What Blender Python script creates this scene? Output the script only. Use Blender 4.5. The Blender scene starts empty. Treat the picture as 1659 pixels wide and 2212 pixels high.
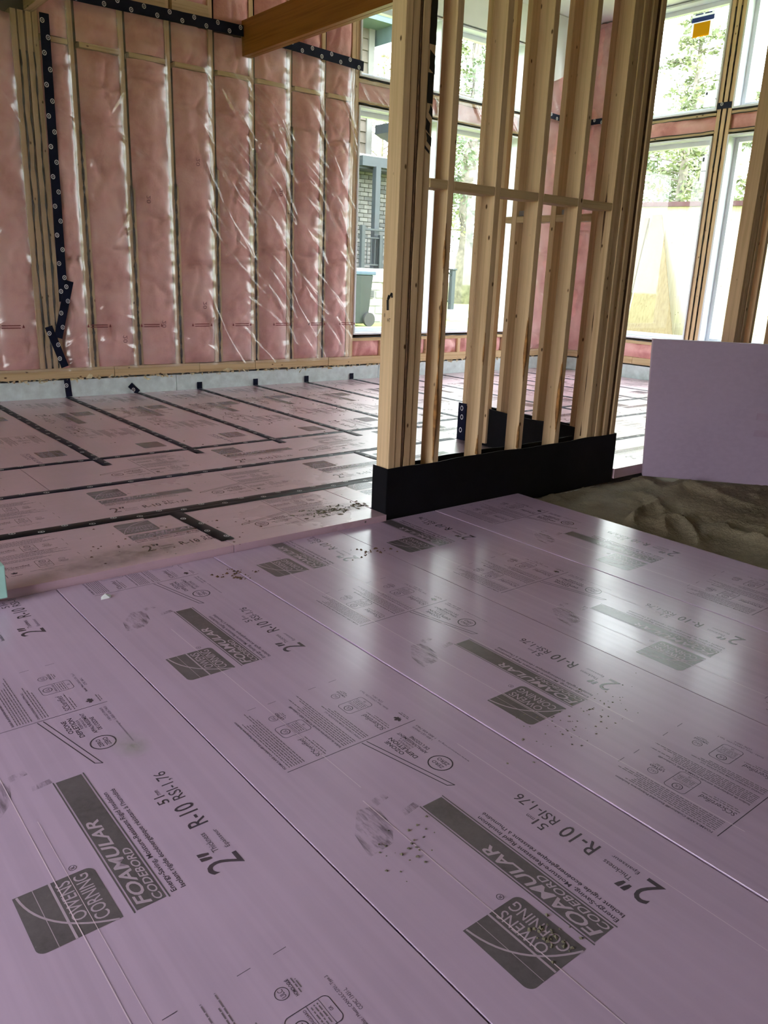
import bpy, bmesh, math, random
from mathutils import Matrix, Vector, noise

# ------------------------------------------------------------------ camera, sky, exposure
sc = bpy.context.scene
COL = sc.collection
CAM_H = 1.11
F_PX, YAW, PITCH, ROLL = 1712.52, 0.687628, -0.291969, 0.039049


def make_camera():
    cy, sy, cp, sp = math.cos(YAW), math.sin(YAW), math.cos(PITCH), math.sin(PITCH)
    fwd = Vector((sy * cp, cy * cp, sp))
    right = Vector((cy, -sy, 0))
    up = right.cross(fwd)
    r = right * math.cos(ROLL) + up * math.sin(ROLL)
    u = up * math.cos(ROLL) - right * math.sin(ROLL)
    cam = bpy.data.cameras.new('camera')
    cam.sensor_fit = 'VERTICAL'
    cam.sensor_height = 24.0
    cam.sensor_width = 18.0
    cam.lens = 24.0 * F_PX / 2212.0
    cam.clip_start = 0.02
    cam.clip_end = 300
    o = bpy.data.objects.new('camera', cam)
    m = Matrix((r, u, -fwd)).transposed().to_4x4()
    m.translation = Vector((0, 0, CAM_H))
    o.matrix_world = m
    COL.objects.link(o)
    sc.camera = o


make_camera()
world = bpy.data.worlds.new('overcast_sky')
sc.world = world
world.use_nodes = True
wn = world.node_tree.nodes
wl = world.node_tree.links
bg = wn['Background']
bg.inputs['Color'].default_value = (0.93, 0.97, 1.0, 1)
bg.inputs['Strength'].default_value = 13.0
sc.view_settings.view_transform = 'Standard'
sc.view_settings.look = 'None'
sc.view_settings.gamma = 1.0
sc.view_settings.use_curve_mapping = False
sc.view_settings.exposure = 0.0
sc.cycles.max_bounces = 10
sc.cycles.diffuse_bounces = 5
sc.cycles.transparent_max_bounces = 24
sc.cycles.use_denoising = True
sc.cycles.caustics_reflective = False
sc.cycles.caustics_refractive = False
random.seed(7)


# ------------------------------------------------------------------ mesh helpers
class MB:
    def __init__(self):
        self.v = []
        self.f = []
        self.m = []
        self.sm = False

    def add(self, vs, fs, mi=0):
        n = len(self.v)
        self.v += [tuple(p) for p in vs]
        for f in fs:
            self.f.append(tuple(i + n for i in f))
            self.m.append(mi)

    def box(self, x0, x1, y0, y1, z0, z1, mi=0):
        if x0 > x1: x0, x1 = x1, x0
        if y0 > y1: y0, y1 = y1, y0
        if z0 > z1: z0, z1 = z1, z0
        self.add([(x0, y0, z0), (x1, y0, z0), (x1, y1, z0), (x0, y1, z0), (x0, y0, z1), (x1, y0, z1), (x1, y1, z1), (x0, y1, z1)],
                 [(0, 3, 2, 1), (4, 5, 6, 7), (0, 1, 5, 4), (1, 2, 6, 5), (2, 3, 7, 6), (3, 0, 4, 7)], mi)

    def quad(self, a, b, c, d, mi=0):
        self.add([a, b, c, d], [(0, 1, 2, 3)], mi)

    def prism(self, pts, z0, z1, mi=0):
        n = len(pts)
        vs = [(x, y, z0) for x, y in pts] + [(x, y, z1) for x, y in pts]
        fs = [tuple(range(n))[::-1], tuple(range(n, 2 * n))]
        fs += [(i, (i + 1) % n, n + (i + 1) % n, n + i) for i in range(n)]
        self.add(vs, fs, mi)

    def tube(self, pts, rads, seg=6, mi=0):
        rings = []
        n = len(pts)
        base = len(self.v)
        for i, p in enumerate(pts):
            p = Vector(p)
            d = Vector(pts[min(i + 1, n - 1)]) - Vector(pts[max(i - 1, 0)])
            d.normalize()
            a = d.cross(Vector((0, 0, 1)))
            if a.length < 1e-3:
                a = Vector((1, 0, 0))
            a.normalize()
            b = d.cross(a)
            r = rads[i] if isinstance(rads, (list, tuple)) else rads
            for k in range(seg):
                t = 2 * math.pi * k / seg
                self.v.append(tuple(p + a * math.cos(t) * r + b * math.sin(t) * r))
        for i in range(n - 1):
            for k in range(seg):
                k2 = (k + 1) % seg
                self.f.append((base + i * seg + k, base + i * seg + k2, base + (i + 1) * seg + k2, base + (i + 1) * seg + k))
                self.m.append(mi)
        self.f.append(tuple(base + k for k in range(seg))[::-1]); self.m.append(mi)
        self.f.append(tuple(base + (n - 1) * seg + k for k in range(seg))); self.m.append(mi)

    def grid(self, nu, nv, fn, mi=0):
        base = len(self.v)
        for j in range(nv + 1):
            for i in range(nu + 1):
                self.v.append(tuple(fn(i / nu, j / nv)))
        for j in range(nv):
            for i in range(nu):
                a = base + j * (nu + 1) + i
                self.f.append((a, a + 1, a + nu + 2, a + nu + 1)); self.m.append(mi)

    def mesh(self, name, mats, smooth=False):
        me = bpy.data.meshes.new(name)
        me.from_pydata(self.v, [], self.f)
        for mt in (mats if isinstance(mats, (list, tuple)) else [mats]):
            me.materials.append(mt)
        if len(me.materials) > 1:
            me.polygons.foreach_set('material_index', self.m)
        if smooth:
            me.polygons.foreach_set('use_smooth', [True] * len(me.polygons))
        me.update()
        return me

    def build(self, name, mats, parent=None, smooth=False, loc=None, bevel=0.0, fixn=False):
        me = self.mesh(name, mats, smooth)
        if fixn:
            bm = bmesh.new(); bm.from_mesh(me)
            bmesh.ops.recalc_face_normals(bm, faces=bm.faces)
            bm.to_mesh(me); bm.free()
        o = bpy.data.objects.new(name, me)
        COL.objects.link(o)
        if loc is not None:
            o.location = loc
        if parent is not None:
            o.parent = parent
        if bevel > 0:
            md = o.modifiers.new('bevel', 'BEVEL')
            md.width = bevel; md.segments = 2; md.limit_method = 'ANGLE'
        return o


def put(name, me, parent=None, loc=(0, 0, 0), rz=0.0):
    o = bpy.data.objects.new(name, me)
    COL.objects.link(o)
    o.location = loc
    o.rotation_euler = (0, 0, rz)
    if parent is not None:
        o.parent = parent
    return o


def empty(name, loc=(0, 0, 0), rz=0.0, parent=None):
    o = bpy.data.objects.new(name, None)
    o.empty_display_size = 0.1
    COL.objects.link(o)
    o.location = loc
    o.rotation_euler = (0, 0, rz)
    if parent: o.parent = parent
    return o


def tag(o, label=None, cat=None, group=None, kind=None):
    if label: o['label'] = label
    if cat: o['category'] = cat
    if group: o['group'] = group
    if kind: o['kind'] = kind
    return o


def boxo(name, x0, x1, y0, y1, z0, z1, mat, parent=None, bevel=0.0):
    """a box with its origin at the centre of its base"""
    cx, cy = (x0 + x1) / 2, (y0 + y1) / 2
    m = MB(); m.box(x0 - cx, x1 - cx, y0 - cy, y1 - cy, 0, z1 - z0)
    return m.build(name, mat, parent, loc=(cx, cy, z0), bevel=bevel)


# ------------------------------------------------------------------ materials
def new_mat(name):
    m = bpy.data.materials.new(name)
    m.use_nodes = True
    nt = m.node_tree
    b = nt.nodes['Principled BSDF']
    return m, nt, b


def N(nt, t, **kw):
    n = nt.nodes.new(t)
    for k, v in kw.items():
        if k in n.inputs:
            n.inputs[k].default_value = v
        else:
            setattr(n, k, v)
    return n


def ramp(nt, fac, stops):
    r = nt.nodes.new('ShaderNodeValToRGB')
    e = r.color_ramp.elements
    while len(e) < len(stops): e.new(0.5)
    for i, (p, c) in enumerate(stops):
        e[i].position = p
        e[i].color = (*c, 1) if len(c) == 3 else c
    nt.links.new(fac, r.inputs[0])
    return r.outputs[0]


def coords(nt, scale=(1, 1, 1), rnd=True):
    tc = N(nt, 'ShaderNodeTexCoord')
    mp = N(nt, 'ShaderNodeMapping')
    mp.inputs['Scale'].default_value = scale
    if rnd:
        oi = N(nt, 'ShaderNodeObjectInfo')
        ml = N(nt, 'ShaderNodeVectorMath', operation='SCALE')
        ml.inputs[0].default_value = (13.1, 7.7, 9.3)
        nt.links.new(oi.outputs['Random'], ml.inputs['Scale'])
        ad = N(nt, 'ShaderNodeVectorMath', operation='ADD')
        nt.links.new(tc.outputs['Object'], ad.inputs[0])
        nt.links.new(ml.outputs[0], ad.inputs[1])
        nt.links.new(ad.outputs[0], mp.inputs[0])
    else:
        nt.links.new(tc.outputs['Object'], mp.inputs[0])
    return mp.outputs[0]


def mixc(nt, fac, a, b):
    n = nt.nodes.new('ShaderNodeMix')
    n.data_type = 'RGBA'
    if isinstance(fac, float): n.inputs[0].default_value = fac
    else: nt.links.new(fac, n.inputs[0])
    for i, c in ((6, a), (7, b)):
        if isinstance(c, tuple): n.inputs[i].default_value = (*c, 1)
        else: nt.links.new(c, n.inputs[i])
    return n.outputs[2]


def bump(nt, b, h, dist=0.002, strength=0.5):
    n = N(nt, 'ShaderNodeBump', Distance=dist, Strength=strength)
    nt.links.new(h, n.inputs['Height'])
    nt.links.new(n.outputs[0], b.inputs['Normal'])


def noise_tex(nt, vec, scale, detail=4.0, rough=0.55):
    n = N(nt, 'ShaderNodeTexNoise', Scale=scale, Detail=detail, Roughness=rough)
    nt.links.new(vec, n.inputs['Vector'])
    return n.outputs[0]


def plain(name, col, rough=0.6, spec=0.5, metal=0.0, var=0.12, vscale=8.0):
    m, nt, b = new_mat(name)
    v = coords(nt)
    n = noise_tex(nt, v, vscale)
    lo = tuple(c * (1 - var) for c in col); hi = tuple(min(1, c * (1 + var)) for c in col)
    nt.links.new(ramp(nt, n, [(0.3, lo), (0.7, hi)]), b.inputs['Base Color'])
    b.inputs['Roughness'].default_value = rough
    b.inputs['Specular IOR Level'].default_value = spec
    b.inputs['Metallic'].default_value = metal
    return m


def wood_mat(name, light, dark, knot=(0.10, 0.045, 0.018), axis=2, rough=0.62, knots=True):
    m, nt, b = new_mat(name)
    s = [55, 55, 55]; s[axis] = 1.6
    v = coords(nt, tuple(s))
    g = noise_tex(nt, v, 1.0, 6.0, 0.6)
    s2 = [3, 3, 3]; s2[axis] = 0.8
    v2 = coords(nt, tuple(s2))
    g2 = noise_tex(nt, v2, 1.0, 3.0)
    c = ramp(nt, g, [(0.30, dark), (0.52, light), (0.75, tuple(min(1, x * 1.12) for x in light))])
    c = mixc(nt, ramp(nt, g2, [(0.35, (0, 0, 0)), (0.75, (0.45, 0.45, 0.45))]), c, tuple(x * 0.72 for x in light))
    if knots:
        sk = [15, 15, 15]; sk[axis] = 8.0
        v3 = coords(nt, tuple(sk))
        vo = N(nt, 'ShaderNodeTexVoronoi', Scale=1.0)
        nt.links.new(v3, vo.inputs['Vector'])
        k = ramp(nt, vo.outputs['Distance'], [(0.0, (1, 1, 1)), (0.06, (1, 1, 1)), (0.11, (0, 0, 0))])
        c = mixc(nt, k, c, knot)
    nt.links.new(c, b.inputs['Base Color'])
    b.inputs['Roughness'].default_value = rough
    b.inputs['Specular IOR Level'].default_value = 0.25
    bump(nt, b, g, 0.0012, 0.5)
    return m


def foam_mat(name, base, dirt=0.0, rough=0.34, axis=1, coat=0.0):
    m, nt, b = new_mat(name)
    s = [45, 45, 45]; s[axis] = 0.6
    v = coords(nt, tuple(s))
    g = noise_tex(nt, v, 1.0, 3.0)
    v2 = coords(nt, (1.6, 1.6, 1.6))
    g2 = noise_tex(nt, v2, 1.0, 5.0)
    lo = tuple(c * 0.90 for c in base); hi = tuple(min(1, c * 1.07) for c in base)
    c = ramp(nt, g2, [(0.3, lo), (0.7, hi)])
    c = mixc(nt, ramp(nt, g, [(0.40, (0, 0, 0)), (0.62, (0.35, 0.35, 0.35))]), c, tuple(min(1, x * 1.13) for x in base))
    if dirt > 0:
        g3 = noise_tex(nt, v2, 2.2, 8.0, 0.7)
        k = ramp(nt, g3, [(0.40, (0, 0, 0)), (0.90, (dirt * 1.6,) * 3)])
        c = mixc(nt, k, c, (0.20, 0.155, 0.10))
        v4 = coords(nt, (1, 1, 1))
        vo = N(nt, 'ShaderNodeTexVoronoi', Scale=9.0)
        nt.links.new(v4, vo.inputs['Vector'])
        k2 = ramp(nt, vo.outputs['Distance'], [(0.0, (1, 1, 1)), (0.035, (1, 1, 1)), (0.06, (0, 0, 0))])
        c = mixc(nt, k2, c, (0.05, 0.04, 0.03))
    nt.links.new(c, b.inputs['Base Color'])
    rr = ramp(nt, g2, [(0.3, (rough - 0.05,) * 3), (0.7, (rough + 0.06,) * 3)])
    nt.links.new(rr, b.inputs['Roughness'])
    b.inputs['Specular IOR Level'].default_value = 0.5
    b.inputs['Coat Weight'].default_value = coat
    b.inputs['Coat Roughness'].default_value = 0.36
    b.inputs['Coat IOR'].default_value = 1.6
    bump(nt, b, g, 0.0004, 0.5)
    return m


def ink_mat(name, col, rough=0.36):
    m, nt, b = new_mat(name)
    v = coords(nt)
    g = noise_tex(nt, v, 60.0, 6.0, 0.7)
    g2 = noise_tex(nt, v, 6.0, 3.0)
    c = ramp(nt, g, [(0.30, tuple(x * 0.75 for x in col)), (0.66, col), (0.80, tuple(x * 1.9 for x in col))])
    c = mixc(nt, ramp(nt, g2, [(0.4, (0, 0, 0)), (0.8, (0.35, 0.35, 0.35))]), c, tuple(x * 1.7 for x in col))
    nt.links.new(c, b.inputs['Base Color'])
    b.inputs['Roughness'].default_value = rough
    return m


def sheen_fac(nt, f0=0.04, f90=0.9, p=4.5):
    lw = N(nt, 'ShaderNodeLayerWeight'); lw.inputs[0].default_value = 0.5
    pw = N(nt, 'ShaderNodeMath', operation='POWER'); pw.inputs[1].default_value = p
    nt.links.new(lw.outputs['Facing'], pw.inputs[0])
    ma = N(nt, 'ShaderNodeMath', operation='MULTIPLY_ADD'); ma.inputs[1].default_value = f90; ma.inputs[2].default_value = f0
    nt.links.new(pw.outputs[0], ma.inputs[0])
    return ma.outputs[0]


def glass_mat():
    m = bpy.data.materials.new('window_glass')
    m.use_nodes = True
    nt = m.node_tree
    nt.nodes.clear()
    out = N(nt, 'ShaderNodeOutputMaterial')
    tr = N(nt, 'ShaderNodeBsdfTransparent')
    tr.inputs[0].default_value = (0.93, 0.96, 0.95, 1)
    gl = N(nt, 'ShaderNodeBsdfGlossy')
    gl.inputs['Roughness'].default_value = 0.02
    mx = N(nt, 'ShaderNodeMixShader')
    nt.links.new(sheen_fac(nt, 0.03, 0.7), mx.inputs[0])
    nt.links.new(tr.outputs[0], mx.inputs[1])
    nt.links.new(gl.outputs[0], mx.inputs[2])
    nt.links.new(mx.outputs[0], out.inputs[0])
    return m


def poly_mat(name, milk=0.10, white=(0.85, 0.87, 0.88)):
    """clear polyethylene vapour barrier"""
    m = bpy.data.materials.new(name)
    m.use_nodes = True
    nt = m.node_tree
    nt.nodes.clear()
    out = N(nt, 'ShaderNodeOutputMaterial')
    tr = N(nt, 'ShaderNodeBsdfTransparent')
    df = N(nt, 'ShaderNodeBsdfDiffuse'); df.inputs[0].default_value = (*white, 1)
    gl = N(nt, 'ShaderNodeBsdfGlossy'); gl.inputs['Roughness'].default_value = 0.24
    gl.inputs[0].default_value = (1, 1, 1, 1)
    m1 = N(nt, 'ShaderNodeMixShader'); m1.inputs[0].default_value = milk
    nt.links.new(tr.outputs[0], m1.inputs[1]); nt.links.new(df.outputs[0], m1.inputs[2])
    m2 = N(nt, 'ShaderNodeMixShader')
    nt.links.new(sheen_fac(nt, 0.07, 0.8, 3.5), m2.inputs[0])
    nt.links.new(m1.outputs[0], m2.inputs[1]); nt.links.new(gl.outputs[0], m2.inputs[2])
    nt.links.new(m2.outputs[0], out.inputs[0])
    return m


def batt_mat():
    m, nt, b = new_mat('pink_batt')
    v = coords(nt)
    g = noise_tex(nt, v, 3.0, 8.0, 0.62)
    g2 = noise_tex(nt, v, 60.0, 4.0, 0.6)
    c = ramp(nt, g, [(0.28, (0.54, 0.22, 0.21)), (0.5, (0.76, 0.40, 0.385)), (0.72, (0.86, 0.54, 0.52))])
    nt.links.new(c, b.inputs['Base Color'])
    b.inputs['Roughness'].default_value = 0.85
    b.inputs['Specular IOR Level'].default_value = 0.15
    bump(nt, b, g2, 0.004, 0.6)
    return m


def smear_mat():
    m, nt, b = new_mat('ink_smear')
    v = coords(nt, (14, 60, 14), rnd=False)
    g = noise_tex(nt, v, 1.0, 7.0, 0.7)
    a = ramp(nt, g, [(0.45, (0, 0, 0)), (0.70, (0.7, 0.7, 0.7))])
    b.inputs['Base Color'].default_value = (0.13, 0.105, 0.125, 1)
    b.inputs['Roughness'].default_value = 0.3
    nt.links.new(a, b.inputs['Alpha'])
    return m


def stain_mat(name, col):
    m, nt, b = new_mat(name)
    tc = N(nt, 'ShaderNodeTexCoord')
    gr = N(nt, 'ShaderNodeTexGradient', gradient_type='SPHERICAL')
    mp = N(nt, 'ShaderNodeMapping'); mp.inputs['Location'].default_value = (-1, -1, 0); mp.inputs['Scale'].default_value = (2, 2, 0)
    nt.links.new(tc.outputs['Generated'], mp.inputs[0]); nt.links.new(mp.outputs[0], gr.inputs[0])
    nz = noise_tex(nt, tc.outputs['Object'], 14.0, 8.0, 0.65)
    mu = N(nt, 'ShaderNodeMath', operation='MULTIPLY')
    nt.links.new(gr.outputs['Fac'], mu.inputs[0]); nt.links.new(ramp(nt, nz, [(0.35, (0.05, 0.05, 0.05)), (0.7, (0.7, 0.7, 0.7))]), mu.inputs[1])
    b.inputs['Base Color'].default_value = (*col, 1)
    b.inputs['Roughness'].default_value = 0.55
    nt.links.new(mu.outputs[0], b.inputs['Alpha'])
    return m


def paper_mat(name, col):
    m = bpy.data.materials.new(name)
    m.use_nodes = True
    nt = m.node_tree
    nt.nodes.clear()
    out = N(nt, 'ShaderNodeOutputMaterial')
    d = N(nt, 'ShaderNodeBsdfDiffuse'); t = N(nt, 'ShaderNodeBsdfTranslucent')
    d.inputs[0].default_value = (*col, 1); t.inputs[0].default_value = (*col, 1)
    mx = N(nt, 'ShaderNodeMixShader'); mx.inputs[0].default_value = 0.4
    nt.links.new(d.outputs[0], mx.inputs[1]); nt.links.new(t.outputs[0], mx.inputs[2]); nt.links.new(mx.outputs[0], out.inputs[0])
    return m


def sand_mat():
    m, nt, b = new_mat('damp_sand')
    v = coords(nt, rnd=False)
    g = noise_tex(nt, v, 3.0, 8.0, 0.6)
    g2 = noise_tex(nt, v, 70.0, 5.0, 0.65)
    c = ramp(nt, g, [(0.3, (0.17, 0.14, 0.095)), (0.7, (0.33, 0.275, 0.19))])
    nt.links.new(c, b.inputs['Base Color'])
    b.inputs['Roughness'].default_value = 0.75
    b.inputs['Specular IOR Level'].default_value = 0.3
    bump(nt, b, g2, 0.012, 0.9)
    return m


def grass_mat():
    m, nt, b = new_mat('lawn')
    v = coords(nt, rnd=False)
    g = noise_tex(nt, v, 0.7, 8.0, 0.6)
    c = ramp(nt, g, [(0.3, (0.16, 0.23, 0.05)), (0.55, (0.27, 0.33, 0.08)), (0.75, (0.42, 0.40, 0.16))])
    nt.links.new(c, b.inputs['Base Color'])
    b.inputs['Roughness'].default_value = 0.9
    return m


def leaf_mat(name, a, c2):
    m, nt, b = new_mat(name)
    v = coords(nt)
    g = noise_tex(nt, v, 1.3, 5.0, 0.6)
    nt.links.new(ramp(nt, g, [(0.35, a), (0.7, c2)]), b.inputs['Base Color'])
    b.inputs['Roughness'].default_value = 0.8
    return m


M = {}
M['stud'] = wood_mat('spruce_stud', (0.69, 0.49, 0.30), (0.54, 0.36, 0.20))
M['stud_x'] = wood_mat('spruce_plate', (0.62, 0.45, 0.26), (0.44, 0.29, 0.14), axis=0)
M['stud_y'] = wood_mat('spruce_block', (0.60, 0.44, 0.26), (0.42, 0.28, 0.14), axis=1)
M['bark'] = plain('bark_wane', (0.085, 0.036, 0.015), 0.8, var=0.5, vscale=40)
M['wane'] = plain('orange_wane', (0.30, 0.13, 0.035), 0.7, var=0.5, vscale=30)
M['beam'] = wood_mat('laminated_beam', (0.36, 0.15, 0.032), (0.25, 0.095, 0.02), axis=1, rough=0.38, knots=False)
M['beam_edge'] = wood_mat('beam_edge', (0.42, 0.19, 0.055), (0.16, 0.06, 0.018), axis=1, rough=0.5, knots=False)
M['foam_near'] = foam_mat('cool_lit_foam', (0.475, 0.345, 0.495), rough=0.22)  # pink foam; lavender of the cool reflected light is put into the colour
M['foam_far'] = foam_mat('dusty_pink_foam', (0.56, 0.365, 0.45), dirt=0.14, rough=0.30, coat=1.0)
M['foam_farx'] = foam_mat('dusty_pink_foam_row', (0.56, 0.37, 0.455), dirt=0.18, rough=0.30, axis=0, coat=1.0)
M['foam_up'] = foam_mat('upright_foam', (0.37, 0.275, 0.39), rough=0.5)  # darker copy of the near foam; its backlit shade is put into the colour
M['ink'] = ink_mat('board_ink', (0.125, 0.105, 0.12), 0.24)
M['ink_text'] = ink_mat('text_ink', (0.075, 0.055, 0.078), 0.24)
M['ink_soft'] = ink_mat('smeared_ink', (0.17, 0.13, 0.165), 0.24)
M['knock'] = plain('bare_foam_letter', (0.45, 0.34, 0.44), 0.24, var=0.06)
M['scuff'] = plain('pale_scuff', (0.66, 0.50, 0.62), 0.4, var=0.08)
M['faint'] = plain('faint_print', (0.36, 0.25, 0.36), 0.5)
M['stain'] = stain_mat('mud_stain', (0.20, 0.18, 0.11))
M['stain_pale'] = stain_mat('pale_smear', (0.42, 0.42, 0.36))
M['smear'] = smear_mat()
M['batt'] = batt_mat()
M['poly'] = poly_mat('clear_poly', 0.08)
M['poly_white'] = poly_mat('milky_poly', 0.75)
M['tape'] = plain('navy_tape', (0.008, 0.010, 0.026), 0.42, 0.12, var=0.3)
M['tape_black'] = plain('black_tape', (0.007, 0.007, 0.011), 0.42, 0.12, var=0.3)
M['tape_mark'] = plain('tape_mark', (0.68, 0.69, 0.72), 0.4)
M['membrane'] = plain('black_membrane', (0.004, 0.0045, 0.007), 0.5, 0.2, var=0.3)
M['sealant'] = plain('black_sealant', (0.008, 0.008, 0.010), 0.35)
M['bluefoam'] = plain('pale_blue_foam', (0.60, 0.68, 0.70), 0.7, var=0.15, vscale=14)
M['mintfoam'] = plain('mint_foam', (0.38, 0.66, 0.60), 0.6)
M['sprayfoam'] = plain('cream_spray_foam', (0.62, 0.53, 0.34), 0.8, var=0.3, vscale=30)
M['pvc'] = plain('white_vinyl', (0.74, 0.77, 0.84), 0.35, var=0.03)
M['glass'] = glass_mat()
M['sheath'] = plain('dark_sheathing', (0.10, 0.07, 0.05), 0.8)
M['osb'] = wood_mat('plywood', (0.62, 0.46, 0.25), (0.48, 0.32, 0.15), axis=2, knots=True)
M['sand'] = sand_mat()
M['lawn'] = grass_mat()
M['gyp'] = plain('pale_board', (0.55, 0.53, 0.50), 0.9)
M['ceil'] = plain('white_ceiling_poly', (0.88, 0.89, 0.90), 0.25, var=0.06, vscale=2)
M['dark_ceiling'] = plain('joist_ceiling', (0.22, 0.20, 0.14), 0.8, var=0.3)
M['siding'] = plain('tan_siding', (0.105, 0.085, 0.070), 0.75, var=0.1)  # shade under the roof overhang is put into the siding and brick colours
M['siding_trim'] = plain('grey_trim', (0.15, 0.145, 0.14), 0.7)
M['brick'] = plain('grey_brick', (0.12, 0.115, 0.11), 0.9, var=0.35, vscale=3)
M['brick2'] = plain('dark_brick', (0.07, 0.07, 0.07), 0.9, var=0.3, vscale=3)
M['mortar'] = plain('pale_mortar', (0.30, 0.295, 0.28), 0.95)
M['stone'] = plain('pale_stone', (0.52, 0.51, 0.49), 0.95, var=0.2, vscale=4)
M['concrete'] = plain('concrete', (0.55, 0.54, 0.52), 0.95)
M['slate'] = plain('slate_metal', (0.022, 0.03, 0.038), 0.5)
M['blackmetal'] = plain('black_rail', (0.022, 0.028, 0.034), 0.5)
M['soffit'] = plain('blue_grey_soffit', (0.07, 0.11, 0.125), 0.6)
M['bin'] = plain('green_grey_bin', (0.022, 0.028, 0.03), 0.5)
M['binlid'] = plain('blue_lid', (0.05, 0.085, 0.13), 0.5)
M['rubber'] = plain('wheel_rubber', (0.04, 0.04, 0.042), 0.7)
M['trunk'] = plain('tree_bark', (0.22, 0.19, 0.165), 0.95, var=0.4, vscale=6)
M['leafA'] = leaf_mat('cedar_green', (0.13, 0.16, 0.09), (0.28, 0.31, 0.16))  # overexposed flare is put into the leaf colours as paler greens
M['leafB'] = leaf_mat('blue_spruce_green', (0.11, 0.15, 0.10), (0.22, 0.27, 0.17))
M['leafC'] = leaf_mat('yellow_green', (0.17, 0.20, 0.08), (0.34, 0.33, 0.15))
M['redtrim'] = plain('dull_red_trim', (0.085, 0.03, 0.035), 0.7)
M['ply'] = wood_mat('bright_plywood', (0.80, 0.72, 0.58), (0.70, 0.60, 0.44), axis=2, knots=True)
M['offcut'] = wood_mat('tan_plywood', (0.20, 0.15, 0.085), (0.13, 0.09, 0.045))  # plywood in a darker tan for the leaning pieces
M['paper'] = paper_mat('white_paper', (0.80, 0.81, 0.82))
M['labelblue'] = paper_mat('label_blue', (0.09, 0.13, 0.36))
M['labelyellow'] = paper_mat('label_yellow', (0.85, 0.50, 0.02))
M['labelink'] = plain('label_ink', (0.03, 0.03, 0.04), 0.5)
M['mud'] = plain('dry_mud', (0.13, 0.11, 0.078), 0.95, var=0.4, vscale=40)
M['steel'] = plain('galvanised_steel', (0.45, 0.45, 0.46), 0.35, metal=0.9)
M['stamp'] = plain('black_stamp', (0.012, 0.010, 0.010), 0.6)
M['battink'] = plain('batt_stamp', (0.22, 0.085, 0.10), 0.8)
M['redink'] = plain('poly_red_print', (0.20, 0.035, 0.04), 0.6)

# ------------------------------------------------------------------ layout constants (metres)
ZF = 0.03            # top of the taped far boards
YB = 6.75            # inner face of the back wall
XR = 8.35            # inner face of the right wall
YP = 2.76            # front face of the stud partition
ZC = 3.96            # high ceiling
ZL = 2.83            # low ceiling
X_L, Y_F = -2.6, -2.8
WT = 0.19            # exterior wall thickness

# ------------------------------------------------------------------ ground and floor base
floor = tag(boxo('floor', X_L - WT, XR + WT, Y_F - WT, YB + WT, -0.25, -0.085, M['gyp']), 'compacted base under the foam boards', 'floor', kind='structure')
lawn = MB()
for (a, b, c, d) in ((-60, 90, YB + WT, 110), (-60, 90, -60, Y_F - WT), (-60, X_L - WT, Y_F - WT, YB + WT), (XR + WT, 90, Y_F - WT, YB + WT)):
    lawn.box(a, b, c, d, -0.3, 0.12)
tag(lawn.build('lawn_ground', M['lawn']), 'green and yellow lawn seen outside the windows', 'lawn', kind='structure')


def sand_h(x, y):
    p = Vector((x, y, 0))
    h = -0.046 + 0.010 * noise.noise(p * 1.7)
    w = Vector((noise.noise(p * 1.9), noise.noise(p * 1.9 + Vector((4, 4, 4))), 0)) * 0.35
    q = Vector(((x * 0.62 - y * 0.78) * 1.0, (x * 0.78 + y * 0.62) * 0.42, 0)) + w
    rg = 1 - abs(noise.noise(q * 2.6 + Vector((0, 0, 4))))
    mask = max(0.0, min(1.0, 0.5 + 1.6 * noise.noise(p * 1.5 + Vector((7, 0, 0)))))
    h += 0.040 * (max(0, rg - 0.80) / 0.20) ** 1.3 * mask
    cl = noise.noise(p * 9 + Vector((2, 8, 1)))
    h += 0.014 * max(0.0, min(1.0, (cl - 0.22) * 6)) * mask
    h += 0.006 * noise.noise(p * 26) + 0.004 * noise.noise(p * 60)
    if y > 2.55: h -= 0.008
    if x < 3.35: h = min(h, -0.02)
    if y > 2.68: h = min(h, 0.0)
    return h


sm = MB()
sm.grid(340, 250, lambda u, v: (3.185 + u * 3.5, 0.25 + v * 2.49, sand_h(3.185 + u * 3.5, 0.25 + v * 2.49)))
sandbed = tag(sm.build('sand_bed', M['sand'], smooth=True), 'damp brown raked sand beside the foam boards and partition', 'sand', kind='stuff')

# ------------------------------------------------------------------ exterior walls
wall_back = tag(empty('wall_back', (5, YB, 0)), 'insulated back wall of studs and pink batts under clear plastic', 'wall', kind='structure')
wall_right = tag(empty('wall_right', (XR, 5, 0)), 'insulated right wall holding the tall windows', 'wall', kind='structure')


def child(o, parent):
    """parent, keeping the world position (parents are unrotated empties)"""
    o.parent = parent
    o.location = Vector(o.location) - Vector(parent.location)
    return o


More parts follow.
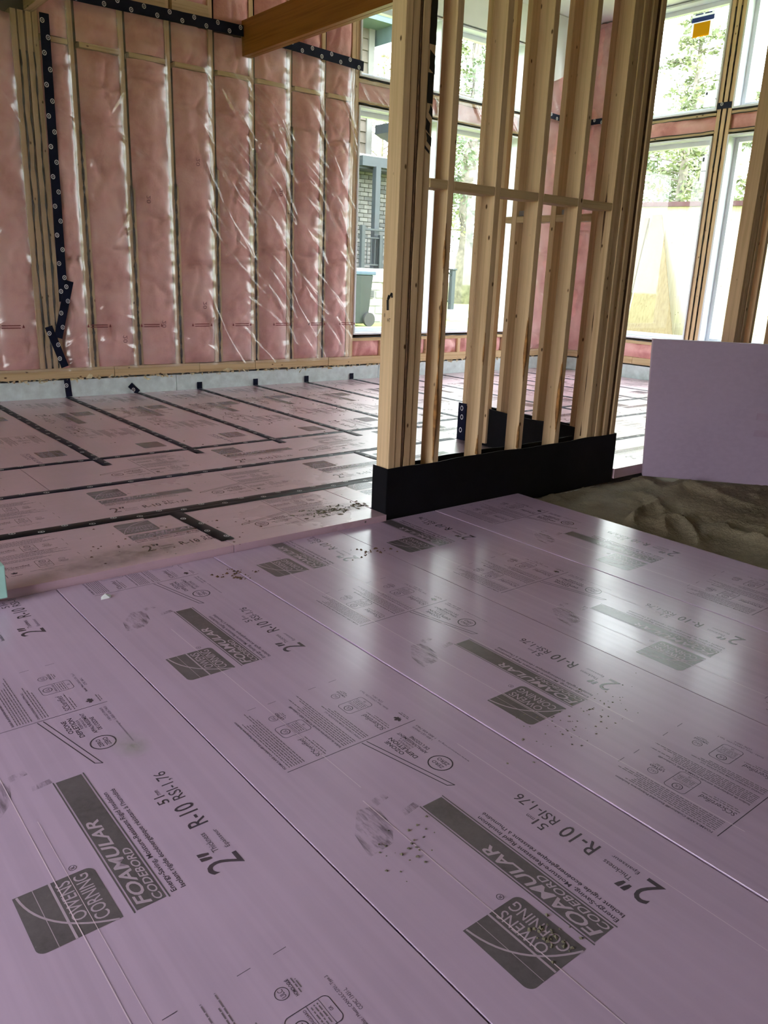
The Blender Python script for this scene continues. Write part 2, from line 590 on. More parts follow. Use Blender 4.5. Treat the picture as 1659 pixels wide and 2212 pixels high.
class Wall:
    """maps wall coordinates u (along), d (depth, + outwards), z"""
    def __init__(self, root, axis):
        self.root, self.axis = root, axis

    def P(self, u, d, z):
        return (u, YB + d, z) if self.axis == 'x' else (XR + d, u, z)

    def box(self, name, u0, u1, d0, d1, z0, z1, mat, bevel=0.0):
        a = self.P(u0, d0, z0); b = self.P(u1, d1, z1)
        o = boxo(name, min(a[0], b[0]), max(a[0], b[0]), min(a[1], b[1]), max(a[1], b[1]), z0, z1, mat, bevel=bevel)
        return child(o, self.root)

    def mesh(self, name, mb, mat, smooth=True):
        me = mb
        o = me.build(name, mat, smooth=smooth)
        return child(o, self.root)

    def batt(self, u0, u1, z0, z1, seed, depth=0.035, breaks=()):
        mb = MB()
        nu, nv = 16, max(6, int((z1 - z0) / 0.022))

        def f(a, b):
            u = u0 + (u1 - u0) * a; z = z0 + (z1 - z0) * b
            e = min(a, 1 - a) * 2
            bul = (depth + 0.03) * (1 - (1 - e) ** 3)
            ez = min(z - z0, z1 - z) / 0.07
            bul *= min(1.0, 0.35 + 0.65 * max(0, ez))
            p = Vector((u * 1.0, seed * 3.7, z * 0.75))
            n = 0.026 * noise.noise(p * 4) + 0.020 * noise.noise(p * 9) + 0.011 * noise.noise(p * 22)
            n -= 0.024 * max(0, 1 - abs(noise.noise(p * 3.3 + Vector((9, 0, 0)))) * 12)
            for zb in breaks:
                zz = z - zb - 0.03 * noise.noise(Vector((u * 9, seed, 0)))
                bul -= 0.045 * math.exp(-(zz / 0.013) ** 2) * min(1, e * 3)
            d = 0.030 - bul - n * min(1, e * 2.5)
            return self.P(u, d, z)
        mb.grid(nu, nv, f)
        back = MB()
        return self.mesh('insulation_batt', mb, M['batt'])


WB = Wall(wall_back, 'x')
WR = Wall(wall_right, 'y')


def opening_sheath(W, u0, u1, holes):
    """outer sheathing built round the window openings"""
    us = sorted({u0, u1} | {h[0] for h in holes} | {h[1] for h in holes})
    for i in range(len(us) - 1):
        a, b = us[i], us[i + 1]
        hs = sorted([(h[2], h[3]) for h in holes if h[0] <= a + 1e-6 and h[1] >= b - 1e-6])
        z = -0.25
        for (h0, h1) in hs + [(ZC + 0.3, ZC + 0.3)]:
            if h0 - z > 0.01:
                W.box('sheathing', a, b, 0.145, WT, z, h0, M['sheath'])
            z = h1


# window openings: u0,u1,z0,z1
BW = [(5.03, 6.06, 0.49, 2.65), (6.22, 7.30, 0.49, 2.65), (5.03, 6.06, 2.90, 3.58), (6.22, 7.30, 2.90, 3.58)]
RW = [(4.97, 6.02, 0.49, 2.62), (3.70, 4.80, 0.49, 2.62), (4.97, 6.02, 2.86, 3.95), (3.70, 4.80, 2.86, 3.95)]
RW2 = []
opening_sheath(WB, X_L - WT, XR + WT, BW)
opening_sheath(WR, Y_F - WT, YB, RW + RW2)

# concrete edge foam and plates
for (a, b) in ((-2.6, 3.06), (3.065, 5.38), (5.385, 8.35)):
    WB.box('foundation_foam', a, b, -0.005, 0.10, -0.08, 0.172 + random.uniform(-.004, .004), M['bluefoam'])
for (a, b) in ((2.74, 4.4), (4.405, 6.75)):
    WR.box('foundation_foam', a, b, -0.005, 0.10, -0.08, 0.172, M['bluefoam'])
for (a, b, z) in ((-2.6, 1.05, .265), (1.053, 2.50, .268), (2.503, 3.29, .266), (3.293, 3.87, .262), (3.873, 4.72, .268), (4.723, 6.3, .266), (6.303, 8.35, .268)):
    o = WB.box('bottom_plate', a, b, -0.012 - random.uniform(0, .004), 0.13, 0.188 + random.uniform(-.002, .003), z, M['stud_x'], bevel=0.002)
for (a, b) in ((2.74, 4.1), (4.103, 5.6), (5.603, 6.74)):
    WR.box('bottom_plate', a, b, -0.012, 0.13, 0.188, 0.267, M['stud_y'], bevel=0.002)

# spray foam crumbs along the foundation
sf = MB()
for i in range(420):
    u = random.uniform(1.3, 7.9)
    r = random.uniform(0.006, 0.020) * (1.4 if random.random() < 0.1 else 1)
    c = Vector(WB.P(u, -0.006 + random.uniform(-.008, .008), 0.178 + random.gauss(0, 0.008)))
    pts = [c + Vector((random.gauss(0, 1), random.gauss(0, .6), random.gauss(0, .6))) * r for _ in range(5)]
    sf.add(pts, [(0, 1, 2), (0, 2, 3), (0, 3, 4), (0, 4, 1), (1, 2, 3), (1, 3, 4)])
o = child(sf.build('spray_foam', M['sprayfoam']), wall_back); o['kind'] = 'stuff'
o['label'] = 'cream spray foam crumbs along the foundation'

# studs, furring and sealant on the back wall
GX = [(1.57, 2.0), (2.339, 2.08), (2.727, 1.72), (3.111, 1.77), (3.494, 1.94), (3.88, 2.12), (4.267, 2.36), (4.635, 2.37)]
ZT = ZC
for gx, gt in GX:
    WB.box('stud', gx - 0.034, gx + 0.004, 0.0, 0.14, 0.267, ZT, M['stud'])
    if gx > 2:
        WB.box('furring_strip', gx + 0.018, gx + 0.042, 0.002, 0.12, 0.267, gt - 0.02, M['stud'])
        b = MB()
        n = 26
        pts = [WB.P(gx + 0.011 + 0.003 * noise.noise(Vector((gx * 9, i * .7, 0))), 0.0, 0.27 + (gt - 0.27) * i / n) for i in range(n + 1)]
        b.tube(pts, [0.012 + 0.004 * noise.noise(Vector((gx * 5, 3, i * .9))) for i in range(n + 1)], 6)
        WB.mesh('sealant_bead', b, M['sealant'])
# doubled studs at the change of ceiling height
for u in (1.925, 1.975, 2.03, 2.075):
    WB.box('stud', u - 0.019, u + 0.019, 0.004, 0.14, 0.267, 2.83 if u < 2.05 else ZT, M['stud'])
for k, u in enumerate((1.952, 1.998, 2.052)):
    b = MB()
    pts = [WB.P(u + 0.008 * noise.noise(Vector((u * 9, i * .5, 0))), 0.001, 0.27 + 2.3 * i / 26) for i in range(27)]
    b.tube(pts, [max(0.002, 0.007 + 0.006 * noise.noise(Vector((u * 5, 3, i * .6)))) for i in range(27)], 6)
    WB.mesh('sealant_bead', b, M['sealant'])
for u0, u1 in ((4.945, 4.985), (4.99, 5.03), (6.06, 6.10), (6.12, 6.16), (6.18, 6.22), (7.30, 7.345), (7.75, 7.79), (8.20, 8.24)):
    WB.box('stud', u0, u1, 0.0, 0.14, 0.267, ZT, M['stud'])
bays = [(1.20, 1.53), (1.61, 1.90)] + [(2.10, 2.30)] + [(GX[i][0] + 0.045, GX[i + 1][0] - 0.036) for i in range(1, 7)] + [(4.68, 4.94)]
for i, (a, b) in enumerate(bays):
    br = [1.30 + random.uniform(-.25, .25)] if random.random() < 0.8 else []
    if a > 2.0: br.append(2.45 + random.uniform(-.15, .1))
    WB.batt(a - 0.012, b + 0.012, 0.268, 2.66 if a > 2 else 2.80, i * 1.7 + 2, 0.04, br)
    if a > 2:
        WB.box('blocking', a, b, 0.002 if i % 3 else -0.004, 0.09, 2.665, 2.70, M['stud_x'])
        WB.batt(a - 0.012, b + 0.012, 2.705, 2.985, i * 2.3 + 9, 0.03)
        if i in (3, 4, 5):
            WB.box('blocking', a - 0.01, b + 0.01, -0.002, 0.10, 3.05, 3.16, M['stud_x'])
            WB.batt(a - 0.012, b + 0.012, 3.165, 3.87, i * 2.9 + 20, 0.03)
        else:
            WB.batt(a - 0.012, b + 0.012, 3.03, 3.87, i * 2.9 + 20, 0.03)
# under, between and beside the windows
for a, b in ((5.04, 5.40), (5.44, 5.70), (5.74, 6.05), (6.22, 6.55), (6.59, 6.88), (6.92, 7.29)):
    WB.batt(a, b, 0.268, 0.425, a * 7, 0.02)
for a in (5.42, 5.72, 6.57, 6.90):
    WB.box('cripple_stud', a - 0.019, a + 0.019, 0.0, 0.12, 0.268, 0.425, M['stud'])
for a, b in ((5.03, 6.06), (6.22, 7.30)):
    WB.box('sill_plate', a, b, 0.0, 0.14, 0.425, 0.463, M['stud_x'])
    WB.box('header', a, b, 0.0, 0.14, 2.672, 2.70, M['stud_x'])
    WB.box('header', a, b, 0.0, 0.14, 2.85, 2.882, M['stud_x'])
    WB.batt(a, b, 2.70, 2.85, a * 5, 0.025)
    for z in (0.465, 2.668, 2.886):
        mb = MB(); pts = [WB.P(a + (b - a) * i / 14, -0.002, z + 0.006 * noise.noise(Vector((i * .8, z, a)))) for i in range(15)]
        mb.tube(pts, 0.006, 5); WB.mesh('sealant_bead', mb, M['sealant'])
for a, b in ((7.355, 7.74), (7.80, 8.19)):
    WB.batt(a, b, 0.268, 3.58, a * 3, 0.035, [1.4])
WB.box('header', 4.99, 8.35, 0.0, 0.14, 3.60, ZC, M['ceil'])

# right wall framing
for u0, u1 in ((4.805, 4.845), (4.865, 4.905), (4.925, 4.965), (6.03, 6.07), (6.37, 6.41), (6.70, 6.74), (3.64, 3.68), (3.2, 3.24), (2.8, 2.84)):
    WR.box('stud', u0, u1, 0.0, 0.14, 0.267, ZT, M['stud'])
for u in (4.855, 4.915):
    mb = MB(); pts = [WR.P(u + 0.006 * noise.noise(Vector((i * .9, u * 7, 0))), -0.002, 0.3 + 3.5 * i / 40) for i in range(41)]
    mb.tube(pts, [0.006 + 0.004 * noise.noise(Vector((i * 1.3, u * 5, 2))) for i in range(41)], 5); WR.mesh('sealant_bead', mb, M['sealant'])
for a, b in ((6.08, 6.36), (6.42, 6.69), (3.25, 3.63), (2.85, 3.19)):
    WR.batt(a, b, 0.268, ZC - 0.01, a * 3 + 1, 0.035, [1.7])
for a, b in ((4.97, 6.02), (3.70, 4.80)):
    WR.box('sill_plate', a, b, 0.0, 0.14, 0.425, 0.463, M['stud_y'])
    WR.batt(a, b, 0.268, 0.425, a * 9, 0.02)
    WR.box('header', a, b, 0.0, 0.14, 2.64, 2.67, M['stud_y'])
    WR.box('header', a, b, 0.0, 0.14, 2.81, 2.842, M['stud_y'])
    WR.batt(a, b, 2.67, 2.81, a * 5 + 3, 0.025)
    for z in (0.465, 2.636, 2.668, 2.812, 2.846):
        mb = MB(); pts = [WR.P(a + (b - a) * i / 14, -0.003, z + 0.006 * noise.noise(Vector((i * .8, z * 7, a)))) for i in range(15)]
        mb.tube(pts, 0.005, 5); WR.mesh('sealant_bead', mb, M['sealant'])


# clear polyethylene over the batts
def crease(u, z, cu, cz, ang, L, w, h):
    du, dz = u - cu, z - cz
    s = du * math.cos(ang) + dz * math.sin(ang)
    t = -du * math.sin(ang) + dz * math.cos(ang)
    t += 0.03 * math.sin(s * 5 + cu * 9)
    if abs(s) > L: return 0.0
    return h * math.exp(-(t / w) ** 2) * (1 - (s / L) ** 2)


rng = random.Random(5)
CR = []
for i in range(64):
    cu = rng.uniform(3.6, 4.95); cz = rng.uniform(0.35, 2.6)
    CR.append((cu, cz, math.radians(rng.uniform(-62, -40)), rng.uniform(0.15, 0.55), rng.uniform(0.007, 0.016), rng.uniform(0.015, 0.035)))
for i in range(34):
    cu = rng.uniform(1.5, 4.9); cz = rng.uniform(0.3, 3.0)
    CR.append((cu, cz, math.radians(rng.choice((-35, 30, 45, -20, -50)) + rng.uniform(-12, 12)), rng.uniform(0.12, 0.5), rng.uniform(0.007, 0.016), rng.uniform(0.006, 0.016)))


def sheet(W, name, u0, u1, z0, z1, nu, nv, creases, mat, base=-0.034, follow=None):
    mb = MB()

    def bayf(u):
        for (p0, p1) in follow or ():
            if p0 <= u <= p1:
                e = min(u - p0, p1 - u) / (p1 - p0) * 2
                return 1 - (1 - e) ** 2.2
        return 0.0

    def f(a, b):
        u = u0 + (u1 - u0) * a; z = z0 + (z1 - z0) * b
        p = Vector((u, 0, z))
        d = base + 0.006 * noise.noise(p * 3.1) + 0.0035 * noise.noise(p * 9)
        if follow: d += 0.010 - 0.034 * bayf(u) + 0.007 * noise.noise(Vector((u * 6, 3, z * 14)))
        for c in creases:
            if abs(u - c[0]) < 0.6 and abs(z - c[1]) < 0.6:
                d -= crease(u, z, *c)
        return W.P(u, d, z)
    mb.grid(nu, nv, f)
    return W.mesh(name, mb, mat)


sheet(WB, 'vapour_barrier', 1.2, 4.99, 0.25, 3.0, 360, 240, CR, M['poly'], base=-0.052, follow=bays)
CR2 = [(rng.uniform(7.4, 8.3), rng.uniform(.5, 3.2), math.radians(rng.uniform(-60, 60)), .3, .012, .014) for _ in range(24)]
sheet(WB, 'vapour_barrier', 7.33, 8.32, 0.25, 3.35, 60, 120, CR2, M['poly'])
sheet(WR, 'vapour_barrier', 6.02, 6.72, 0.25, 3.93, 40, 120, [(c[0] - 1.5, *c[1:]) for c in CR2], M['poly'])
CR3 = [(rng.uniform(5.0, 7.3), rng.uniform(2.7, 2.85), math.radians(rng.uniform(-65, -40)), .16, .012, .02) for _ in range(16)]
sheet(WB, 'vapour_barrier', 5.02, 6.07, 2.68, 2.87, 60, 14, CR3, M['poly'], -0.02)
sheet(WB, 'vapour_barrier', 6.21, 7.31, 2.68, 2.87, 60, 14, CR3, M['poly'], -0.02)


# white sheet of poly hanging from the ceiling in the corner
def hang(a, b):
    u = 7.34 + a * 1.0
    zb = 3.36 - 0.10 * math.sin(a * 5.5) - 0.25 * max(0, 0.5 - a) ** 2
    z = ZC - 0.005 - b * (ZC - zb)
    return WB.P(u, -0.045 - 0.02 * math.sin(a * 14) * b, z)


mb = MB(); mb.grid(30, 10, hang)
WB.mesh('ceiling_poly_flap', mb, M['poly_white'])


# ------------------------------------------------------------------ windows
def window(name, W, u0, u1, z0, z1, label, depth=0.15, thick_top=False):
    a = W.P((u0 + u1) / 2, 0, z0)
    root = tag(empty(name, a), label, 'window', kind='structure')

    def bx(n, p, q, d0, d1, r, s, mat=M['pvc'], bevel=0.003):
        A = W.P(p, d0, r); B = W.P(q, d1, s)
        o = boxo(n, min(A[0], B[0]), max(A[0], B[0]), min(A[1], B[1]), max(A[1], B[1]), r, s, mat, bevel=bevel)
        return child(o, root)
    t = 0.02
    bx('jamb', u0, u0 + t, -0.015, depth, z0, z1)
    bx('jamb', u1 - t, u1, -0.015, depth, z0, z1)
    bx('sill', u0 + t, u1 - t, -0.015, depth, z0, z0 + t)
    bx('head', u0 + t, u1 - t, -0.015, depth, z1 - t, z1)
    s = 0.045
    d0, d1 = depth - 0.035, depth + 0.03
    bx('sash_stile', u0 + t, u0 + t + s, d0, d1, z0 + t, z1 - t)
    bx('sash_stile', u1 - t - s, u1 - t, d0, d1, z0 + t, z1 - t)
    bx('sash_rail', u0 + t + s, u1 - t - s, d0, d1, z0 + t, z0 + t + s)
    bx('sash_rail', u0 + t + s, u1 - t - s, d0, d1, z1 - t - s, z1 - t)
    bx('pane', u0 + t + s - .006, u1 - t - s + .006, depth, depth + 0.004, z0 + t + s - .006, z1 - t - s + .006, M['glass'], 0)
    return root


window('window_1', WB, *BW[0], 'tall white framed lower window nearest the insulated back wall')
window('window_2', WB, *BW[1], 'tall white framed lower window behind the partition studs')
window('window_3', WB, *BW[2], 'short white framed upper window beside the brown beam')
window('window_4', WB, *BW[3], 'short white framed upper window behind the partition studs')
window('window_5', WR, *RW[0], 'tall white framed lower window beside the right mullion, plywood outside')
window('window_6', WR, *RW[1], 'tall white framed lower window at the right picture edge')
window('window_7', WR, *RW[2], 'upper right wall window carrying the blue and yellow label')
window('window_8', WR, *RW[3], 'upper white framed window at the top right corner')

# ------------------------------------------------------------------ remaining shell
FO = []
LO = [(0.2, 2.65, 0.15, 2.55)]
wf = tag(empty('wall_front', (0, Y_F, 0)), 'plain plywood wall behind the camera', 'wall', kind='structure')
wlft = tag(empty('wall_left', (X_L, 0, 0)), 'wall on the left out of view with a wide opening', 'wall', kind='structure')


def shell(root, axis, u0, u1, c0, c1, holes):
    us = sorted({u0, u1} | {h[0] for h in holes} | {h[1] for h in holes})
    for i in range(len(us) - 1):
        a, b = us[i], us[i + 1]
        hs = sorted([(h[2], h[3]) for h in holes if h[0] <= a + 1e-6 and h[1] >= b - 1e-6])
        z = -0.25
        for (h0, h1) in hs + [(ZC + .3, ZC + .3)]:
            if h0 - z > .01:
                if axis == 'x': o = boxo('wall_panel', a, b, c0, c1, z, h0, M['osb'])
                else: o = boxo('wall_panel', c0, c1, a, b, z, h0, M['osb'])
                child(o, root)
            z = h1


shell(wf, 'x', X_L - WT, XR + WT, Y_F - WT, Y_F, FO)
shell(wlft, 'y', Y_F, YB, X_L - WT, X_L, LO)
ceil = tag(boxo('ceiling', 2.0, XR + WT, 2.9, YB + WT, ZC, ZC + 0.1, M['ceil']), 'high ceiling covered in white plastic sheeting', 'ceiling', kind='structure')
clow = tag(empty('ceiling_low', (0, 0, ZL)), 'lower joisted ceiling over the near rooms', 'ceiling', kind='structure')
child(boxo('deck', X_L - WT, 2.06, 2.8, YB + WT, ZL + 0.24, ZL + 0.30, M['dark_ceiling']), clow)
child(boxo('deck', X_L - WT, XR + WT, Y_F - WT, 2.9, ZL + 0.24, ZL + 0.30, M['dark_ceiling']), clow)
for i in range(12):
    y = Y_F + 0.3 + i * 0.81
    if y < 6.6: child(boxo('joist', X_L, 2.0, y, y + 0.04, ZL, ZL + 0.24, M['stud_x']), clow)
child(boxo('rim_joist', 2.0, 2.06, 2.9, YB - 0.002, ZL, ZL + 0.24, M['stud_y']), clow)
child(boxo('rim_joist', 2.0, XR, 2.86, 2.9, ZL, ZC + 0.1, M['stud_x']), clow)
child(boxo('rim_joist', 1.96, 2.0, 2.9, YB, ZL + 0.3, ZC + 0.1, M['stud_y']), clow)

# brown laminated beam
bm_ = empty('roof_beam', (3.80, 4.8, 2.835))
tag(bm_, 'brown laminated roof beam running out from the back wall', 'beam')
for (a, b) in ((3.757, 3.800), (3.802, 3.846)):
    child(boxo('ply', a, b, 2.87, YB - 0.03, 2.835, 3.105, M['beam'], bevel=0.002), bm_)


# ------------------------------------------------------------------ stud partitions
def lumber(root, x0, x1, y0, y1, z0, z1, name='stud', mat=None, lean=0.0):
    cx, cy = (x0 + x1) / 2, (y0 + y1) / 2
    m = MB(); hx, hy, hz = (x1 - x0) / 2, (y1 - y0) / 2, z1 - z0
    m.box(-hx, hx, -hy, hy, 0, hz)
    o = m.build(name, mat or M['stud'], loc=(cx, cy, z0), bevel=0.003)
    return child(o, root)


wp = tag(empty('wall_partition', (3.15, YP, 0)), 'bare stud partition on a black wrapped base in the middle', 'wall', kind='structure')
D = 0.089
ZP0, ZP1 = 0.02, 2.83


def wane_edge(root, x, y, z0, z1, seed, w=0.008, mat='wane'):
    """ragged bark edge left on a corner of a stud"""
    mb = MB(); n = 40
    pts = []; rad = []
    for i in range(n + 1):
        z = z0 + (z1 - z0) * i / n
        pts.append((x, y, z)); rad.append(max(0.0008, w * (0.45 + 0.9 * noise.noise(Vector((seed, z * 3.1, 0))) + 0.25 * noise.noise(Vector((seed, z * 13, 4))))))
    mb.tube(pts, rad, 6)
    return child(mb.build('wane_edge', M[mat], smooth=True), root)


for k, (a, b, dy) in enumerate(((2.281, 2.319, 0), (2.3205, 2.3585, 0.003), (2.375, 2.413, 0.002), (2.4145, 2.4525, 0.006))):
    lumber(wp, a, b, YP + dy, YP + D + dy * 0.5, ZP0, ZP1)
lumber(wp, 2.359, 2.3745, YP + 0.005, YP + D, ZP0, ZP1, 'dark_gap_strip', M['bark'])  # shade of the gap between plies, put in as a bark-dark strip
for k, xr in enumerate((2.597, 2.896, 3.201, 3.507)):
    lumber(wp, xr - 0.038, xr, YP + 0.001, YP + D, ZP0, ZP1)
    wane_edge(wp, xr - 0.034, YP + 0.004, 0.25, (1.35, 1.0, 1.15, 0.7)[k], k * 5.3, 0.011)
for k, (a, dy) in enumerate(((3.755, 0), (3.795, 0.004), (3.836, 0.0), (3.876, 0.012), (3.918, 0.004), (3.985, 0.0))):
    lumber(wp, a, a + 0.038, YP + dy, YP + D, ZP0, ZP1)
lumber(wp, 3.957, 3.984, YP + 0.008, YP + D, ZP0, ZP1, 'dark_gap_strip', M['bark'])  # same dark stand-in for the gap in the end post
wane_edge(wp, 2.3665, YP + 0.003, 0.25, 2.3, 31, 0.008, 'bark')
wane_edge(wp, 3.757, YP + D * 0.5, 0.25, 1.9, 77, 0.006, 'bark')
# one straight row of blocking between the studs
xs = [2.4525, 2.559, 2.597, 2.858, 2.896, 3.163, 3.201, 3.469, 3.507, 3.755]
for a, b in ((2.4535, 2.558), (2.598, 2.857), (2.897, 3.162), (3.202, 3.468), (3.508, 3.754)):
    lumber(wp, a, b, YP + 0.001, YP + D, 1.474, 1.513, 'blocking', M['stud_x'])
lumber(wp, 2.29, 4.02, YP + 0.005, YP + D - 0.003, -0.06, ZP0, 'bottom_plate', M['stud_x'])
# black membrane wrapped round the foot
mem = MB()
nseg = 30


def mz(x): return 0.247 + 0.003 * math.sin(x * 7) + 0.002 * math.sin(x * 19)


mem.grid(40, 6, lambda u, v: (2.272 + u * 1.760, YP - 0.008 + 0.003 * math.sin(u * 23) * math.sin(v * 3), -0.05 + v * (mz(2.27 + u * 1.76) + 0.05)))
mem.grid(4, 6, lambda u, v: (2.272 - 0.0015 * math.sin(v * 3), YP - 0.008 + u * 0.108, -0.05 + v * (0.245 + 0.05)))
mem.grid(4, 6, lambda u, v: (4.032, YP - 0.008 + u * 0.108, -0.05 + v * (0.25 + 0.05)))
mem.grid(40, 3, lambda u, v: (2.272 + u * 1.480, YP + 0.100, -0.05 + v * (mz(2.27 + u * 1.48) + 0.04)))
o = mem.build('damp_proof_membrane', M['membrane'])
md = o.modifiers.new('thick', 'SOLIDIFY'); md.thickness = 0.003; md.offset = 0
child(o, wp)
# little fold hem at the front corner
hm = MB(); hm.box(2.268, 2.274, YP - 0.012, YP + 0.1, -0.02, 0.003); child(hm.build('membrane_hem', M['membrane']), wp)
# black spray scrawl on the post and a mill stamp
scr = MB()
for (z0, z1, f0, f1) in ((2.02, 2.20, 0.0, 1.0), (1.93, 2.00, .15, 1.0), (1.80, 1.915, .0, .9), (1.765, 1.80, .45, 1.0), (1.70, 1.745, .0, .7), (1.655, 1.69, .2, 1.0), (1.625, 1.638, .0, .8)):
    n = 8
    L_, R_ = [], []
    for i in range(n + 1):
        z = z0 + (z1 - z0) * i / n
        a = 2.4155 + 0.036 * max(0, f0 + 0.25 * noise.noise(Vector((z * 31, 1, 0)))); b = 2.4155 + 0.036 * min(1, f1 + 0.25 * noise.noise(Vector((z * 27, 5, 0))))
        tp_ = -0.02 * (1 if z1 - z0 < .1 else 0)
        L_.append((a, YP + 0.0045, z)); R_.append((max(b, a + .003), YP + 0.0045, z + tp_))
    for i in range(n):
        scr.quad(L_[i], R_[i], R_[i + 1], L_[i + 1])
child(scr.build('spray_mark', M['stamp']), wp)

# return wall running back from the end post
wc = tag(empty('wall_closet', (3.875, 3.4, ZF)), 'short stud return wall behind the partition with black base', 'wall', kind='structure')
XA = 3.832
for (a, b) in ((3.79, 3.828), (3.83, 3.868), (3.51, 3.548), (3.205, 3.243), (2.91, 2.948)):
    lumber(wc, XA, XA + D, a, b, 0.05, ZP1)
lumber(wc, XA - 0.03, XA + 0.01, 3.60, 3.638, 0.05, ZP1)
for a, b in ((3.55, 3.598), (3.245, 3.508), (2.95, 3.203)):
    lumber(wc, XA + 0.002, XA + D, a, b, 1.435, 1.473, 'blocking', M['stud_y'])
cb = boxo('metal_box', XA + 0.01, XA + 0.07, 3.44, 3.50, 1.474, 1.505, M['steel'], bevel=0.002); child(cb, wc)
cb = boxo('metal_box', XA + 0.01, XA + 0.07, 3.10, 3.17, 1.474, 1.50, M['steel'], bevel=0.002); child(cb, wc)
lumber(wc, XA + 0.004, XA + D - 0.004, 2.87, 3.868, ZF, 0.05, 'bottom_plate', M['stud_y'])
mem = MB()
mem.grid(24, 6, lambda u, v: (XA - 0.010 + 0.004 * math.sin(u * 17) * v, 2.865 + u * 1.015, ZF + 0.001 + v * (0.245 + 0.006 * math.sin(u * 11))))
mem.grid(4, 6, lambda u, v: (XA - 0.010 + u * 0.11, 3.88, ZF + 0.001 + v * 0.243))
mem.grid(24, 6, lambda u, v: (XA + 0.10, 2.865 + u * 1.015, ZF + 0.001 + v * 0.24))
o = mem.build('damp_proof_membrane', M['membrane'])
md = o.modifiers.new('thick', 'SOLIDIFY'); md.thickness = 0.003; md.offset = 0
child(o, wc)
tm = MB(); tm.box(XA - 0.017, XA - 0.013, 3.81, 3.885, ZF + 0.002, 0.285)
tp = child(tm.build('corner_tape', M['tape']), wc)
mk = MB()
for z, y in ((0.10, 3.85), (0.19, 3.845), (0.25, 3.85)):
    pts = [(XA - 0.0185, y + 0.014 * math.cos(t * .5236), z + 0.018 * math.sin(t * .5236)) for t in range(12)]
    inn = [(XA - 0.0185, y + 0.009 * math.cos(t * .5236), z + 0.012 * math.sin(t * .5236)) for t in range(12)]
    mk.add(pts + inn, [(i, (i + 1) % 12, 12 + (i + 1) % 12, 12 + i) for i in range(12)])
child(mk.build('tape_print', M['tape_mark']), wc)

# partition continuing on the far side of the doorway
wd = tag(empty('wall_doorway', (6.0, YP, 0)), 'bare stud partition right of the doorway', 'wall', kind='structure')
for a in (5.25, 5.289, 5.345, 5.46, 5.85, 6.25, 6.65):
    lumber(wd, a, a + 0.038, YP, YP + D, -0.02, ZP1)
for a, b in ((5.50, 5.848), (5.89, 6.248)):
    lumber(wd, a, b, YP, YP + D, 1.42, 1.458, 'blocking', M['stud_x'])
lumber(wd, 5.25, 6.7, YP + .003, YP + D - .003, -0.075, -0.021, 'bottom_plate', M['stud_x'])
lumber(wd, 3.7, 6.7, YP, YP + D, ZP1 - 0.0005, ZP1 + 0.0385, 'top_plate', M['stud_x'])


# ------------------------------------------------------------------ print on the foam boards
def txt(s, shear=0.0, bold=0.0):
    cu = bpy.data.curves.new('t', 'FONT')
    cu.body = s; cu.size = 1.0; cu.shear = shear; cu.offset = bold
    cu.resolution_u = 3
    ob = bpy.data.objects.new('t', cu)
    me = bpy.data.meshes.new_from_object(ob)
    vs = [(v.co.x, v.co.y) for v in me.vertices]
    fs = [tuple(p.vertices) for p in me.polygons]
    bpy.data.objects.remove(ob); bpy.data.curves.remove(cu); bpy.data.meshes.remove(me)
    return vs, fs


def put_text(mb, s, a0, a1, b0, b1, z=0.0004, shear=0.0, bold=0.0, xform=None):
    vs, fs = txt(s, shear, bold)
    x0 = min(v[0] for v in vs); x1 = max(v[0] for v in vs)
    y0 = min(v[1] for v in vs); y1 = max(v[1] for v in vs)
    out = []
    for x, y in vs:
        a = a0 + (x - x0) / (x1 - x0) * (a1 - a0); b = b0 + (y - y0) / (y1 - y0) * (b1 - b0)
        out.append((a, b, z) if xform is None else xform(a, b))
    mb.add(out, fs)


def rect(mb, a0, a1, b0, b1, z=0.0004):
    mb.quad((a0, b0, z), (a1, b0, z), (a1, b1, z), (a0, b1, z))


def stroke(mb, pts, w, z=0.0004):
    for i in range(len(pts) - 1):
        p, q = Vector(pts[i]), Vector(pts[i + 1])
        d = (q - p).normalized(); n = Vector((-d.y, d.x)) * w / 2; e = d * w * 0.3
        mb.quad((*(p - n - e), z), (*(q - n + e), z), (*(q + n + e), z), (*(p + n - e), z))


def ring(mb, ca, cb, ra, rb, w, z=0.0004, n=28):
    o = [(ca + ra * math.cos(2 * math.pi * i / n), cb + rb * math.sin(2 * math.pi * i / n), z) for i in range(n)]
    k = [(ca + (ra - w) * math.cos(2 * math.pi * i / n), cb + (rb - w) * math.sin(2 * math.pi * i / n), z) for i in range(n)]
    mb.add(o + k, [(i, (i + 1) % n, n + (i + 1) % n, n + i) for i in range(n)])


def rounded(a0, a1, b0, b1, r, corners):
    pts = []
    for ci, (ca, cb, t0) in enumerate(((a1, b1, 0), (a0, b1, 90), (a0, b0, 180), (a1, b0, 270))):
        if ci in corners:
            ox = ca - r if ca == a1 else ca + r; oy = cb - r if cb == b1 else cb + r
            for k in range(7):
                t = math.radians(t0 + 15 * k)
                pts.append((ox + r * math.cos(t), oy + r * math.sin(t)))
        else:
            pts.append((ca, cb))
    return pts


prng = random.Random(11)


m8 = MB()


def greek(mb, a0, a1, b, h, z=0.0004):
    """a line of print too small to read: word-length marks"""
    a = a0
    while a < a1:
        w = prng.uniform(0.004, 0.016)
        rect(m8, a, min(a + w, a1), b, b + h * 0.72, z)
        a += w + 0.0022


# logo patch
m1 = MB()
p = rounded(0, 0.157, 0.370, 0.515, 0.016, (3, 1))
m1.add([(x, y, 0.0004) for x, y in p], [tuple(range(len(p)))])
ME_LOGO = m1.mesh('logo_print', M['ink'])
